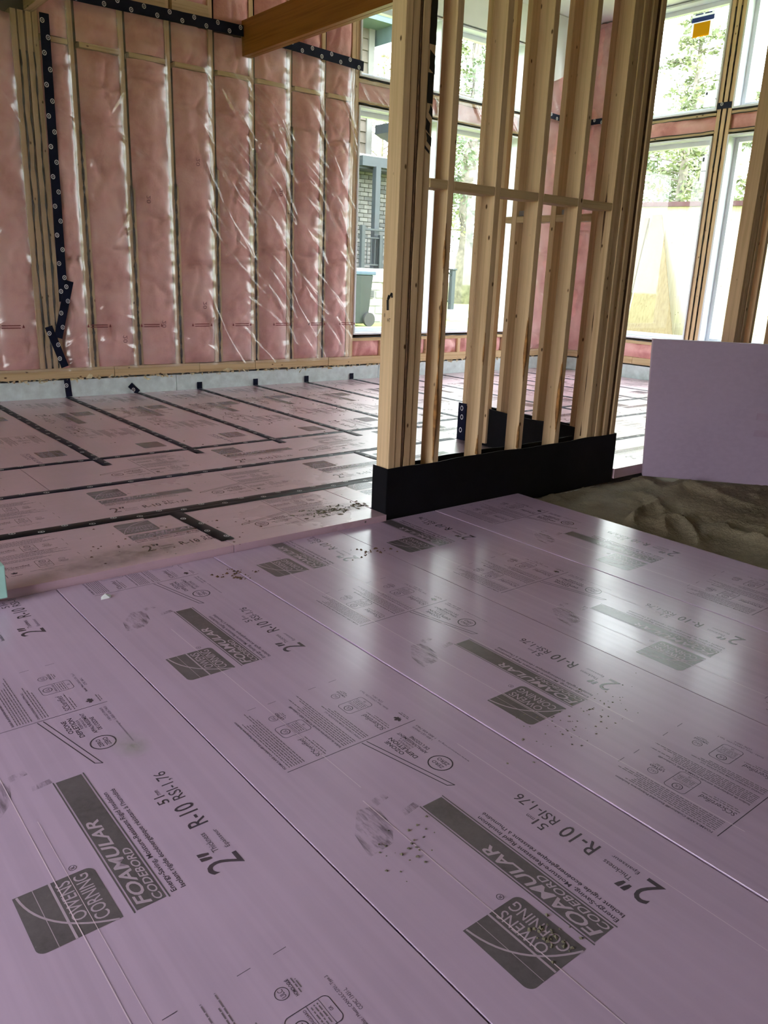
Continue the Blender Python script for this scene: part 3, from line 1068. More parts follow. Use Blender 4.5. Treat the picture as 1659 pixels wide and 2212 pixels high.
# banner
m2 = MB()
rect(m2, 0, 0.457, 0.2895, 0.3455)
rect(m2, -0.004, 0.460, 0.2830, 0.2858); rect(m2, -0.004, 0.460, 0.3490, 0.3518)
ME_BANNER = m2.mesh('banner_print', M['ink'])
# letters knocked out of the dark patches
m3 = MB(); ZK = 0.0007
put_text(m3, 'OWENS', 0.038, 0.146, 0.418, 0.444, ZK, 0, 0.004)
put_text(m3, 'CORNING', 0.018, 0.147, 0.384, 0.411, ZK, 0, 0.004)
arc = []
for i in range(15):
    t = i / 14
    arc.append(((1 - t) ** 2 * 0.154 + 2 * t * (1 - t) * 0.045 + t * t * 0.0, (1 - t) ** 2 * 0.508 + 2 * t * (1 - t) * 0.497 + t * t * 0.378))
stroke(m3, arc, 0.0042, ZK)
rect(m3, 0.0, 0.157, 0.4485, 0.4530, ZK); rect(m3, 0.0, 0.157, 0.4800, 0.4812, ZK)
put_text(m3, 'FOAMULAR', 0.004, 0.285, 0.3140, 0.3410, ZK, 0.25, 0.018)
put_text(m3, 'CODEBORD', 0.003, 0.167, 0.2935, 0.3095, ZK, 0.25, 0.014)
ME_KNOCK = m3.mesh('lettering_print', M['knock'])
# large dark text
m4 = MB()
put_text(m4, '2', -0.004, 0.033, 0.129, 0.200)
put_text(m4, '"', 0.040, 0.066, 0.176, 0.198, shear=0.2, bold=0.02)
put_text(m4, 'Thickness', 0.052, 0.117, 0.155, 0.168)
put_text(m4, 'Épaisseur', 0.052, 0.115, 0.128, 0.143)
put_text(m4, 'R-10', 0.143, 0.226, 0.132, 0.175, bold=0.006)
put_text(m4, '51', 0.249, 0.279, 0.170, 0.194)
put_text(m4, 'mm', 0.284, 0.304, 0.1745, 0.1825)
put_text(m4, 'RSI-1,76', 0.247, 0.362, 0.130, 0.162)
put_text(m4, 'Energy-Saving, Moisture-Resistant Rigid Insulation', 0.004, 0.360, 0.2635, 0.2775, bold=0.012)
put_text(m4, "Isolant rigide écoénergétique résistant à l'humidité", 0.004, 0.364, 0.2455, 0.2595, bold=0.012)
ring(m4, 0.173, 0.402, 0.0075, 0.0075, 0.0012); put_text(m4, 'R', 0.170, 0.1765, 0.3985, 0.4055)
ME_TEXT = m4.mesh('thickness_print', M['ink_text'])
# ozone notice
m5 = MB()
rect(m5, 0.731, 0.733, 0.128, 0.518)
stroke(m5, [(0.727, 0.306), (0.480, 0.250), (0.471, 0.235)], 0.0026)
stroke(m5, [(0.726, 0.292), (0.471, 0.235)], 0.0026)
put_text(m5, 'OZONE', 0.632, 0.699, 0.247, 0.2590, bold=0.015)
put_text(m5, 'DEPLETION', 0.602, 0.704, 0.2300, 0.2425, bold=0.015)
put_text(m5, 'FORMULA', 0.640, 0.685, 0.2205, 0.2275)
put_text(m5, 'FORMULE À', 0.640, 0.690, 0.2115, 0.2185)
put_text(m5, 'APPAUVRISSEMENT', 0.602, 0.711, 0.1985, 0.2085, bold=0.01)
put_text(m5, "DE L'OZONE", 0.612, 0.680, 0.1840, 0.1945, bold=0.01)
ring(m5, 0.553, 0.204, 0.031, 0.031, 0.0034)
put_text(m5, 'ZERO', 0.535, 0.571, 0.207, 0.2175, bold=0.012)
put_text(m5, 'ZÉRO', 0.535, 0.571, 0.189, 0.2035, bold=0.012)
put_text(m5, 'www.owenscorning.ca', 0.517, 0.626, 0.1395, 0.1465)
put_text(m5, '1-800-GET-PINK®', 0.637, 0.711, 0.1510, 0.1580)
put_text(m5, '1-800-438-7465', 0.637, 0.711, 0.1395, 0.1465)
ME_OZONE = m5.mesh('ozone_print', M['ink_text'])
# certification block
m6 = MB()
leaf = [(0, -1), (.07, -.45), (.62, -.55), (.52, -.3), (1, .1), (.85, .2), (.9, .5), (.6, .42), (.5, .55), (.25, .3), (.35, .8), (.18, .7), (0, 1)]
lp = leaf + [(-x, y) for x, y in leaf[-2:0:-1]]
m6.add([(0.762 + x * 0.013, 0.162 + y * 0.013, 0.0004) for x, y in lp], [tuple(range(len(lp)))])
greek(m6, 0.745, 0.785, 0.1395, 0.004); greek(m6, 0.75, 0.78, 0.134, 0.003)
for (db, fr) in ((0.0, True), (0.196, False)):
    put_text(m6, 'SCScertified', 0.744, 0.830, 0.2160 + db, 0.2320 + db, shear=0.15)
    greek(m6, 0.742, 0.835, 0.2075 + db, 0.0035); greek(m6, 0.75, 0.81, 0.2005 + db, 0.003)
    q = rounded(0.853, 0.906, 0.172 + db, 0.254 + db, 0.010, (0, 1, 2, 3))
    stroke(m6, q + [q[0]], 0.0014)
    ring(m6, 0.879, 0.236 + db, 0.0125, 0.0125, 0.002)
    put_text(m6, 'UL', 0.872, 0.886, 0.231 + db, 0.241 + db)
    put_text(m6, 'GREENGUARD', 0.858, 0.902, 0.2150 + db, 0.2200 + db)
    rect(m6, 0.853, 0.906, 0.2110 + db, 0.2118 + db); rect(m6, 0.853, 0.906, 0.1880 + db, 0.1888 + db)
    for k in range(3): greek(m6, 0.859, 0.901, 0.2045 + db - k * 0.006, 0.003)
    put_text(m6, 'OR' if not fr else 'GR', 0.876, 0.884, 0.178 + db, 0.184 + db)
    ring(m6, 0.948, 0.229 + db, 0.0125, 0.0125, 0.0013)
    put_text(m6, 'ULC', 0.940, 0.956, 0.2245 + db, 0.2335 + db)
    put_text(m6, 'HOMOLOGUÉ' if fr else 'LISTED', 0.930, 0.967, 0.2070 + db, 0.2150 + db, bold=0.02)
    greek(m6, 0.932, 0.965, 0.201 + db, 0.003); greek(m6, 0.94, 0.96, 0.196 + db, 0.003)
put_text(m6, 'Satisfait / Meets: CAN/ULC-S701, Type 3', 0.814, 0.934, 0.1490, 0.1570)
put_text(m6, 'CCMC 13431-L', 0.850, 0.896, 0.1395, 0.1465)
put_text(m6, 'FOAMULAR® Codebord® Extruded Polystyrene Insulation', 0.745, 0.989, 0.5100, 0.5190, bold=0.015)
for k in range(7): greek(m6, 0.745, 0.99 + prng.uniform(-.05, .02), 0.5025 - k * 0.0068, 0.0034)
put_text(m6, 'Isolant de polystyrène extrudé FOAMULAR® Codebord®', 0.743, 0.975, 0.3545, 0.3640, bold=0.015)
for k in range(6): greek(m6, 0.743, 0.99 + prng.uniform(-.05, .03), 0.3475 - k * 0.0068, 0.0034)
put_text(m6, 'OWENS CORNING FOAM INSULATION, LLC', 0.743, 0.900, 0.2940, 0.3005, bold=0.01)
for k in range(3): greek(m6, 0.743, 0.93 - k * 0.02, 0.287 - k * 0.0068, 0.0034)
for (a, b) in ((1.02, .46), (1.018, .40), (1.02, .27), (1.022, .20)):
    stroke(m6, [(a, b), (a + 0.001, b - 0.025)], 0.0012)
ME_CERT = m6.mesh('certification_print', M['ink_text'])
ME_FINE = m8.mesh('fine_print', M['ink_soft'])
# smeared ink and pale scuffs
m7 = MB()
for (poly) in ([(0.400, 0.535), (0.405, 0.470), (0.445, 0.440), (0.520, 0.425), (0.530, 0.470), (0.470, 0.520)], [(0.455, 0.395), (0.462, 0.350), (0.480, 0.352), (0.474, 0.392)], [(0.515, 0.430), (0.525, 0.385), (0.545, 0.39), (0.538, 0.43)]):
    m7.add([(x, y, 0.0003) for x, y in poly], [tuple(range(len(poly)))])
ME_SMEAR = m7.mesh('ink_smear', M['smear'])
PRINTS = (('logo_print', ME_LOGO), ('banner_print', ME_BANNER), ('lettering_print', ME_KNOCK), ('thickness_print', ME_TEXT), ('ozone_print', ME_OZONE), ('certification_print', ME_CERT), ('fine_print', ME_FINE), ('ink_smear', ME_SMEAR))
for me in (ME_LOGO, ME_BANNER, ME_KNOCK, ME_TEXT, ME_OZONE, ME_CERT, ME_FINE, ME_SMEAR):
    bm = bmesh.new(); bm.from_mesh(me)
    for f in bm.faces:
        if f.normal.z < 0: f.normal_flip()
    bm.to_mesh(me); bm.free()

# (extent along print axis for clipping)
EXT = {'logo_print': (0, .16), 'banner_print': (-.01, .465), 'lettering_print': (0, .29), 'thickness_print': (-.01, .37), 'ozone_print': (.47, .735), 'certification_print': (.74, 1.03), 'fine_print': (.74, 1.02), 'ink_smear': (.38, .56)}


def add_print(board, cx, cy, zt, L, rz, phase, off_b=0.0, skip=(), over=0.0):
    """print along a board; local frame: a runs along the board from -L/2 to L/2"""
    k = -3
    while k < 4:
        a0 = phase + k * 1.25
        for nm, me in PRINTS:
            e0, e1 = EXT[nm]
            if nm in skip: continue
            if a0 + e0 < -L / 2 + 0.004 or a0 + e1 > L / 2 - 0.004 + over or a0 + e0 > L / 2 - 0.04: continue
            lx, ly = a0, -0.303 + off_b
            c, s = math.cos(rz), math.sin(rz)
            if a0 + e1 > L / 2 - 0.004:          # print cut off by the end of the board
                bm = bmesh.new(); bm.from_mesh(me)
                bmesh.ops.bisect_plane(bm, geom=bm.verts[:] + bm.edges[:] + bm.faces[:], plane_co=(L / 2 - 0.003 - a0, 0, 0), plane_no=(1, 0, 0), clear_outer=True)
                me = me.copy(); bm.to_mesh(me); bm.free()
                if not me.polygons: continue
            o = put(nm, me, board, (lx * c - ly * s, lx * s + ly * c, zt), rz)
            o['kind'] = 'stuff'
        k += 1


def foam_board(x0, x1, y0, y1, zt, mat, label, group, rz, phase, off_b=0.0, th=0.05, tilt=0.0, skip=(), scuffs=(), over=0.0):
    cx, cy = (x0 + x1) / 2, (y0 + y1) / 2
    m = MB(); m.box(-(x1 - x0) / 2, (x1 - x0) / 2, -(y1 - y0) / 2, (y1 - y0) / 2, 0, th)
    o = m.build('foam_board', mat, loc=(cx, cy, zt - th), bevel=0.0008)
    tag(o, label, 'foam board', group)
    along_x = abs(math.sin(rz)) < 0.5
    L = (x1 - x0) if along_x else (y1 - y0)
    add_print(o, cx, cy, th, L, rz, phase, off_b, skip, over)
    if scuffs:
        sb = MB()
        for (b, a0, a1, w) in scuffs:
            sb.quad((b - cx - w, a0 - cy, th + .0009), (b - cx + w, a0 - cy, th + .0009), (b - cx + w, a1 - cy, th + .0009), (b - cx - w, a1 - cy, th + .0009))
        sb.build('pale_scuff', M['scuff'], o)
    o.rotation_euler = (0, tilt, 0)
    return o


# near boards: long side runs away from the camera, lettering reads away from the camera
R90 = math.pi / 2
G1 = 'loose foam boards in the foreground'
NB = [(0.150, 0.755, 0.2, 2.728, 1.153, 'cool-lit pink foam board along the lower left edge of the picture'),
      (0.759, 1.364, 0.18, 2.728, 0.612, 'cool-lit pink foam board running through the middle of the foreground, sand crumbs on logo'),
      (1.369, 1.978, 0.16, 2.728, 1.146, 'cool-lit pink foam board below the left end of the stud partition, crumbs beside its logo'),
      (1.984, 2.572, 0.14, 2.742, 1.085, 'cool-lit pink foam board reaching the black base, second from the sand'),
      (2.577, 3.182, 0.10, 2.742, 1.69, 'cool-lit pink foam board lying along the edge of the bare sand')]
boards = []
for i, (x0, x1, y0, y1, ya, lab) in enumerate(NB):
    cy = (y0 + y1) / 2
    sc_ = [[(0.315, .3, 1.9, .0009), (0.34, .9, 1.5, .0005)], [(0.925, .2, 1.16, .0011), (1.25, .4, 1.2, .0005), (.95, 1.2, 2.2, .0005)], [(1.52, .6, 2.4, .0006), (1.7, 1.0, 2.4, .0006)], [(2.14, .5, 2.3, .0006), (2.4, .9, 2.1, .0005)], [(2.75, .5, 2.3, .0006)]][i]
    b = foam_board(x0, x1, y0, y1, 0.0 + (0.0, 0.0, 0.002, 0.0, 0.001)[i], M['foam_near'], lab, G1, R90, ya - cy, (0, 0, 0.0, 0.0, 0.0)[i], tilt=(0.0, 0.001, -0.002, 0.001, -0.001)[i], scuffs=sc_, over=0.40)
    boards.append(b)
foam_board(-0.46, 0.146, 0.2, 2.58, 0, M['foam_near'], 'cool-lit pink foam board out of view left of the foreground', G1, R90, 0.3)

# far boards beside the step, rows parallel to the back wall; lettering reads left to right
G2 = 'taped foam boards on the far floor'
rows = [
    (2.735, 3.305, [(-0.98, 1.462), (1.466, 2.262)], 1, 0.0),
    (2.868, 3.305, [(2.266, 3.815)], 1, 0.0),
    (2.742, 3.305, [(4.045, 5.24)], 1, 0.0),
    (2.868, 3.305, [(5.244, 8.30)], 1, 0.0),
    (3.309, 3.903, [(0.503, 2.943), (2.947, 3.815), (3.94, 5.38), (5.384, 8.30)], 2, 0.0),
    (3.907, 4.467, [(-0.2, 1.10), (1.104, 3.54), (3.544, 5.98), (5.984, 8.30)], 3, 0.0)]
names = {1: 'front row', 2: 'second row', 3: 'third row'}
where = {(1, 0): 'muddy pink foam board at the step, logo beside the black cross tape',
         (1, 1): 'pink foam board at the step littered with wood chips beside the partition post',
         (1, 2): 'pink foam board behind the partition, against its black base',
         (1, 3): 'pink foam board in the doorway above the sand',
         (1, 4): 'pink foam board behind the right hand doorway studs',
         (2, 5): 'second row pink foam board from the step, left of the partition post',
         (2, 6): 'second row pink foam board beside the short return wall',
         (2, 7): 'second row pink foam board right of the short return wall',
         (2, 8): 'second row pink foam board farthest right under the windows',
         (3, 9): 'third row pink foam board cut by the left picture edge',
         (3, 10): 'third row pink foam board under the ends of the long tapes',
         (3, 11): 'third row pink foam board in front of the back windows',
         (3, 12): 'third row pink foam board farthest right near the right windows'}
k = 0
PH = {0: 0.98, 1: 0.30, 2: -0.4, 5: 0.93 - 0.0, 10: 1.3}
for (y0, y1, xs, r, _) in rows:
    for (x0, x1) in xs:
        cx = (x0 + x1) / 2
        start = {0: 1.15, 1: 1.15, 2: 2.4, 3: 4.4, 4: 6.4, 5: 1.23, 6: 3.0, 7: 4.2, 8: 5.9, 9: -0.1, 10: 2.19, 11: 3.9, 12: 6.2}[k]
        foam_board(x0, x1, y0, y1, ZF, M['foam_farx'], where[(r, k)], G2, 0.0, start - cx, -0.02 if r != 1 else 0.0, th=0.06, skip=('ink_smear',), over=0.4)
        k += 1
# far boards running up to the back wall
SX = [0.31, 0.905, 1.505, 2.10, 2.70, 3.285, 3.87, 4.455, 5.05, 5.645, 6.24, 6.835, 7.43, 8.02, 8.26]
ordw = ['first', 'second', 'third', 'fourth', 'fifth', 'sixth', 'seventh', 'eighth', 'ninth', 'tenth', 'eleventh', 'twelfth', 'thirteenth', 'fourteenth']
prn2 = random.Random(3)
for i in range(1, len(SX) - 1):
    x0, x1 = SX[i] + 0.002, SX[i + 1] - 0.002
    foam_board(x0, x1, 4.471, YB - 0.012, ZF, M['foam_far'], 'pink foam board laid up to the back wall, %s strip from the left' % ordw[i - 1], 'foam strips at the back wall', -R90,
               prn2.choice((0.86, 0.80, 0.84)) - 0.05 * (i % 2), 0.0, th=0.06, skip=('ink_smear',))


# ------------------------------------------------------------------ tapes
def tape_strip(p, q, w, label, z=ZF, mat='tape', marks=True, group='seam tapes on the far floor', seed=0):
    p, q = Vector(p), Vector(q)
    L = (q - p).length
    ang = math.atan2(q.y - p.y, q.x - p.x)
    n = max(6, int(L / 0.05))
    m = MB()
    top = []
    for i in range(n + 1):
        s = L * i / n
        e1 = w / 2 * (1 + 0.10 * noise.noise(Vector((s * 9, seed, 1)))); e2 = w / 2 * (1 + 0.10 * noise.noise(Vector((s * 9, seed, 5))))
        zz = 0.0014 + 0.0012 * abs(noise.noise(Vector((s * 7, seed, 9))))
        wig = 0.004 * noise.noise(Vector((s * 2.0, seed, 3)))
        m.v += [(s, -e1 + wig, 0.0005), (s, -e1 * .96 + wig, zz * .7), (s, wig, zz + 0.0008), (s, e2 * .96 + wig, zz * .7), (s, e2 + wig, 0.0005)]
    for i in range(n):
        for k in range(4):
            a = i * 5 + k
            m.f.append((a, a + 5, a + 6, a + 1)); m.m.append(0)
    o = m.build('seam_tape', M[mat], loc=(p.x, p.y, z), smooth=True)
    o.rotation_euler = (0, 0, ang)
    tag(o, label, 'tape', group)
    if marks:
        mk = MB(); s = 0.08 + (seed * .037) % .1; k = 0
        while s < L - 0.04:
            ring(mk, s, (w * .24 if k % 2 else -w * .24), 0.014, 0.012, 0.0036, 0.0042, 12)
            rect(mk, s - .003, s + .003, (w * .24 if k % 2 else -w * .24) - .004, (w * .24 if k % 2 else -w * .24) + .004, 0.0042)
            s += 0.105; k += 1
        mk.build('tape_print', M['tape_mark'], o)['kind'] = 'stuff'
    return o


tape_strip((0.55, 3.315, 0), (2.68, 3.30, 0), 0.075, 'widest black seam tape, nearest the step, crossing the floor to the partition post', mat='tape_black', seed=1)
tape_strip((2.42, 3.275, 0), (1.30, 3.275, 0), 0.05, 'torn black tape end lapped along the widest seam tape', mat='tape_black', seed=21, marks=False, z=ZF + 0.0008)
tape_strip((0.5, 3.90, 0), (3.80, 3.905, 0), 0.06, 'black seam tape between second and third board rows, ending at the return wall', seed=2)
tape_strip((0.5, 4.468, 0), (8.2, 4.47, 0), 0.055, 'long black seam tape crossing under all the strip tape ends', seed=3)
tape_strip((3.96, 3.905, 0), (8.2, 3.905, 0), 0.055, 'black seam tape right of the return wall, second from the doorway', seed=31)
tape_strip((4.1, 3.307, 0), (8.2, 3.307, 0), 0.055, 'black seam tape nearest the doorway', seed=32)
tape_strip((1.45, 3.285, 0), (1.475, 2.80, 0), 0.065, 'short black cross tape ending at the step', seed=4, mat='tape_black', z=ZF + 0.001)
tape_strip((2.945, 3.92, 0), (2.95, 3.33, 0), 0.055, 'short black cross tape beside the partition post', seed=5)
for i in range(2, len(SX) - 2):
    tape_strip((SX[i], YB - 0.02, 0), (SX[i] + (0.02 if i == 2 else 0.0), 4.32 + 0.03 * math.sin(i * 2.1), 0), 0.055, 'black seam tape running from the back wall, %s from the left' % ordw[i - 2], seed=6 + i, z=ZF + 0.0008, group='tapes between the back wall strips')


def wall_tape(W, p, q, w, label, d=-0.086, mat='tape', seed=0, group='navy tape on the walls', marks=True):
    """strip on a wall; p and q are (u, z)"""
    a = Vector((p[0], p[1])); b = Vector((q[0], q[1])); L = (b - a).length; t = (b - a).normalized(); nn = Vector((-t.y, t.x))
    n = max(3, int(L / 0.06))
    m = MB(); m2 = MB()
    org = Vector(W.P(p[0], d, p[1]))
    for i in range(n + 1):
        c = a + t * (L * i / n)
        wob = 0.003 * noise.noise(Vector((i * .7, seed, 2)))
        for e in (-1, 1):
            pt = c + nn * (e * w / 2 * (1 + .05 * noise.noise(Vector((i * 1.1, seed, e)))))
            m.v.append(tuple(Vector(W.P(pt.x, d + wob, pt.y)) - org))
            m.v.append(tuple(Vector(W.P(pt.x, d + wob + 0.003, pt.y)) - org))
    for i in range(n):
        k = i * 4
        m.f += [(k, k + 2, k + 6, k + 4), (k + 1, k + 5, k + 7, k + 3), (k, k + 4, k + 5, k + 1), (k + 2, k + 3, k + 7, k + 6)]; m.m += [0] * 4
    m.f += [(0, 1, 3, 2), (n * 4, n * 4 + 2, n * 4 + 3, n * 4 + 1)]; m.m += [0, 0]
    o = m.build('wall_tape', M[mat], loc=org, fixn=True)
    tag(o, label, 'tape', group)
    if marks and L > 0.05:
        s = 0.05; k = 0
        while s < L - 0.02:
            c = a + t * s + nn * (w * .25 if k % 2 else -w * .25)
            R1 = []; R2 = []
            for j in range(12):
                an = j * math.pi / 6
                R1.append(Vector(W.P(c.x + 0.0160 * math.cos(an), d - 0.004, c.y + .018 * math.sin(an))) - org)
                R2.append(Vector(W.P(c.x + .0105 * math.cos(an), d - 0.004, c.y + .0125 * math.sin(an))) - org)
            m2.add(R1 + R2, [(j, (j + 1) % 12, 12 + (j + 1) % 12, 12 + j) for j in range(12)])
            c0 = Vector(W.P(c.x, d - 0.004, c.y)) - org
            m2.add([Vector(W.P(c.x - .003, d - .004, c.y - .006)) - org, Vector(W.P(c.x + .003, d - .004, c.y - .006)) - org, Vector(W.P(c.x + .003, d - .004, c.y + .006)) - org, Vector(W.P(c.x - .003, d - .004, c.y + .006)) - org], [(0, 1, 2, 3)])
            s += 0.105; k += 1
        m2.build('tape_print', M['tape_mark'], o)['kind'] = 'stuff'
    return o


wall_tape(WB, (2.115, 2.82), (2.10, 0.80), 0.068, 'long vertical navy tape up the left of the back wall', seed=1)
wall_tape(WB, (2.155, 0.96), (2.035, 0.52), 0.065, 'slanted navy tape crossing the foot of the vertical tape', seed=2, d=-0.090)
wall_tape(WB, (1.965, 0.61), (2.07, 0.29), 0.060, 'lowest slanted navy tape piece on the left of the wall', seed=3, d=-0.094)
wall_tape(WB, (2.10, 0.18), (2.11, 0.035), 0.05, 'black tape strip hanging down the blue foundation below the slanted tapes', seed=4, d=-0.014)
wall_tape(WB, (2.30, 2.985), (3.745, 3.015), 0.085, 'horizontal navy tape high on the wall, left of the beam', seed=5)
wall_tape(WB, (3.86, 3.015), (5.015, 2.965), 0.085, 'horizontal navy tape high on the wall, right of the beam', seed=6)
for i, (x, lab) in enumerate(((2.70, 'folded black tape end on the blue foundation, first right of the hanging strip'), (3.285, 'small black tape end on the foundation, second right of the hanging strip'), (3.87, 'small black tape end on the foundation with a white mark, third right'), (4.455, 'small black tape end on the foundation, fourth right'), (5.02, 'small black tape end on the foundation below the first window'))):
    wall_tape(WB, (x - (0.07 if i == 0 else 0), 0.105 if i == 0 else .095), (x, 0.034), 0.05, lab, seed=7 + i, d=-0.014, group='tape ends on the foundation', marks=(i in (0, 2)))
wall_tape(WB, (7.36, 2.93), (8.30, 2.90), 0.06, 'navy tape on pink insulation left of the corner behind the studs', seed=14)
wall_tape(WR, (6.72, 2.90), (6.03, 2.905), 0.06, 'navy tape on pink insulation right of the corner behind the studs', seed=15)
wall_tape(WR, (4.965, 2.90), (4.81, 2.90), 0.06, 'short navy tape across the window mullion at the right', seed=16, d=-0.012)

# prints on the batts and the poly
bp = MB()
for (u, z) in ((2.60, 0.50), (2.95, 0.62), (3.34, 0.78), (3.31, 1.95), (4.13, 1.78), (2.86, 1.62)):
    put_text(bp, '20', -0.06, 0.0, 0, 0.035, xform=lambda a, b, u=u, z=z: WB.P(u - b, -0.088, z - a - .03))
WB.mesh('batt_stamp_print', bp, M['battink'], smooth=False)
pp = MB()
for u in (1.62, 2.30, 2.75, 3.22, 3.62, 4.05, 4.45, 4.82):
    for k in range(2):
        pp.add([WB.P(u, -0.090, .615 - k * .018), WB.P(u + .14, -0.090, .615 - k * .018), WB.P(u + .14, -0.090, .622 - k * .018), WB.P(u, -0.090, .622 - k * .018)], [(0, 1, 2, 3)])
    for s in (-.02, .16):
        pp.add([WB.P(u + s - .010, -0.090, .60), WB.P(u + s + .010, -0.090, .60), WB.P(u + s, -0.090, .628)], [(0, 1, 2)])
WB.mesh('poly_print', pp, M['redink'], smooth=False)

# ------------------------------------------------------------------ loose things
# upright board at the right
up = MB()
dx, dy = 0.640, -0.768
nx, ny = 0.768, 0.640
Lb = 1.30
P0 = Vector((4.285, 2.70, 0))
zt, zb = 0.80, -0.035
prof = [(-0.0, zb), (Lb, zb), (Lb - .02, zt), (-0.045, zt)]
front = [(P0.x + dx * s, P0.y + dy * s, z) for s, z in prof]
back = [(x + nx * 0.05, y + ny * 0.05, z) for x, y, z in front]
base = Vector((P0.x + dx * .6, P0.y + dy * .6, zb))
up.add([Vector(p) - base for p in front + back], [(0, 1, 2, 3), (7, 6, 5, 4), (0, 4, 5, 1), (1, 5, 6, 2), (2, 6, 7, 3), (3, 7, 4, 0)])
ub = tag(up.build('foam_board', M['foam_up'], loc=base, bevel=0.004, fixn=True), 'upright backlit pink foam board standing on the sand at the right', 'foam board')
sm_ = MB()
for (s, z0, z1) in ((0.60, .36, .40), (.60, .26, .30)):
    a = Vector((P0.x + dx * s - nx * .0012, P0.y + dy * s - ny * .0012, 0)) - base; b = Vector((P0.x + dx * (s + .3) - nx * .0012, P0.y + dy * (s + .3) - ny * .0012, 0)) - base
    sm_.quad((a.x, a.y, z0 - base.z), (b.x, b.y, z0 - base.z), (b.x, b.y, z1 - base.z), (a.x, a.y, z1 - base.z))
sm_.build('faint_print', M['faint'], ub)

# mint foam offcut at the left edge
mf = MB(); mf.box(-0.35, 0.0, -0.03, 0.03, 0, 0.115)
tag(mf.build('foam_offcut', M['mintfoam'], loc=(0.585, 2.79 - 0.095, ZF), bevel=0.003), 'pale mint foam offcut at the left picture edge', 'foam offcut')
# white scrap
ws = MB()
ws.add([(-.018, -.006, 0), (.012, -.012, .003), (.022, .004, .006), (.004, .014, .012), (-.012, .010, .004), (0, 0, .015)], [(0, 1, 5), (1, 2, 5), (2, 3, 5), (3, 4, 5), (4, 0, 5), (4, 3, 2, 1, 0)])
tag(ws.build('paper_scrap', M['paper'], loc=(0.87, 2.555, 0.0005)), 'small white scrap lying on a cool-lit pink board near the step', 'scrap')


def crumbs(name, cx, cy, z, n, sx, sy, r0, r1, mat, label, cat='debris', flat=0.6, long=1.0):
    m = MB()
    for _ in range(n):
        x, y = random.gauss(0, sx), random.gauss(0, sy)
        r = random.uniform(r0, r1)
        an = random.random() * 6.28; c, s = math.cos(an), math.sin(an)
        pts = []
        for (a, b, h) in ((-1, -.7, 0), (1, -.6, 0), (.8, .8, 0), (-.7, .7, 0), (random.uniform(-.3, .3), random.uniform(-.3, .3), 1)):
            a *= r * long; b *= r
            pts.append((x + a * c - b * s, y + a * s + b * c, h * r * flat * 1.6))
        m.add(pts, [(0, 1, 4), (1, 2, 4), (2, 3, 4), (3, 0, 4), (3, 2, 1, 0)])
    o = m.build(name, mat, loc=(cx, cy, z + 0.0006))
    tag(o, label, cat, kind='stuff')
    return o


crumbs('wood_chips', 2.12, 2.93, ZF, 90, .10, .03, .002, .006, M['mud'], 'scattered wood chips and mud on the board beside the post', long=2.6, flat=.4)
crumbs('mud_crumbs', 0.975, 0.668, 0.001, 34, .016, .026, .0012, .0045, M['mud'], 'mud crumbs on the centre board logo')
crumbs('mud_crumbs', 1.60, 1.10, 0.002, 90, .11, .05, .001, .0035, M['mud'], 'mud specks beside the logo of the board below the partition', flat=.3)
crumbs('mud_crumbs', 0.92, 0.985, 0.001, 26, .04, .03, .001, .004, M['mud'], 'mud crumbs beside the smeared ink of the centre board')
crumbs('mud_crumbs', 1.35, 2.51, 0.0, 34, .045, .04, .002, .007, M['bark'], 'dark crumbs on the cool-lit pink boards just below the step')
crumbs('mud_crumbs', 1.93, 2.42, 0.002, 30, .06, .03, .0012, .0065, M['bark'], 'dark crumbs left of the partition post foot')
crumbs('mud_crumbs', 3.5, 5.6, ZF, 220, .9, .55, .003, .008, M['bark'], 'dark specks strewn over the far taped boards', flat=.3)
crumbs('mud_crumbs', 1.35, 2.95, ZF, 60, .28, .09, .002, .007, M['bark'], 'dark specks on the muddy board at the step', flat=.3)

for (cx, cy, rx, ry, z, mt, lab) in ((1.12, 2.86, .36, .12, ZF, 'stain', 'greenish brown mud stain on the board at the step'), (0.92, 2.80, .30, .07, ZF, 'stain', 'brown mud stain along the step edge at the left'), (2.13, 2.93, .22, .09, ZF, 'stain', 'muddy stain under the wood chips beside the post'), (0.60, 1.66, .05, .07, 0.0, 'stain_pale', 'pale green smear on the lower left board')):
    m = MB(); m.quad((-rx, -ry, 0), (rx, -ry, 0), (rx, ry, 0), (-rx, ry, 0))
    tag(m.build('mud_stain', M[mt], loc=(cx, cy, z + 0.0012)), lab, 'stain', kind='stuff')

# mill stamps on the post face
st = MB(); xf = 2.2800
put_text(st, 'HT', 0, .022, 0, .016, xform=lambda a, b: (xf, YP + 0.045 - a, 0.905 + b))
put_text(st, '8', 0, .008, 0, .016, xform=lambda a, b: (xf, YP + 0.070 - a, 0.925 + b))
for (y0, z0, y1, z1, w) in ((.040, 1.02, .048, 1.00, .006), (.048, 1.00, .045, .955, .008), (.045, 1.0, .022, 1.03, .005), (.022, 1.03, .018, 1.01, .006)):
    p = Vector((y0, z0)); q = Vector((y1, z1)); d = (q - p).normalized(); n = Vector((-d.y, d.x)) * w
    st.quad((xf, YP + p.x - n.x, p.y - n.y), (xf, YP + q.x - n.x, q.y - n.y), (xf, YP + q.x + n.x, q.y + n.y), (xf, YP + p.x + n.x, p.y + n.y))
child(st.build('mill_stamp', M['stamp']), wp)

# ------------------------------------------------------------------ window labels
XG = XR + 0.15


def sheet_on_glass(name, y0, y1, z0, z1, mat, parent, dx=0.0):
    m = MB(); m.box(-0.0006, 0.0006, -(y1 - y0) / 2, (y1 - y0) / 2, 0, z1 - z0)
    o = m.build(name, mat, loc=(XG - 0.003 - dx, (y0 + y1) / 2, z0))
    if parent: child(o, parent)
    return o


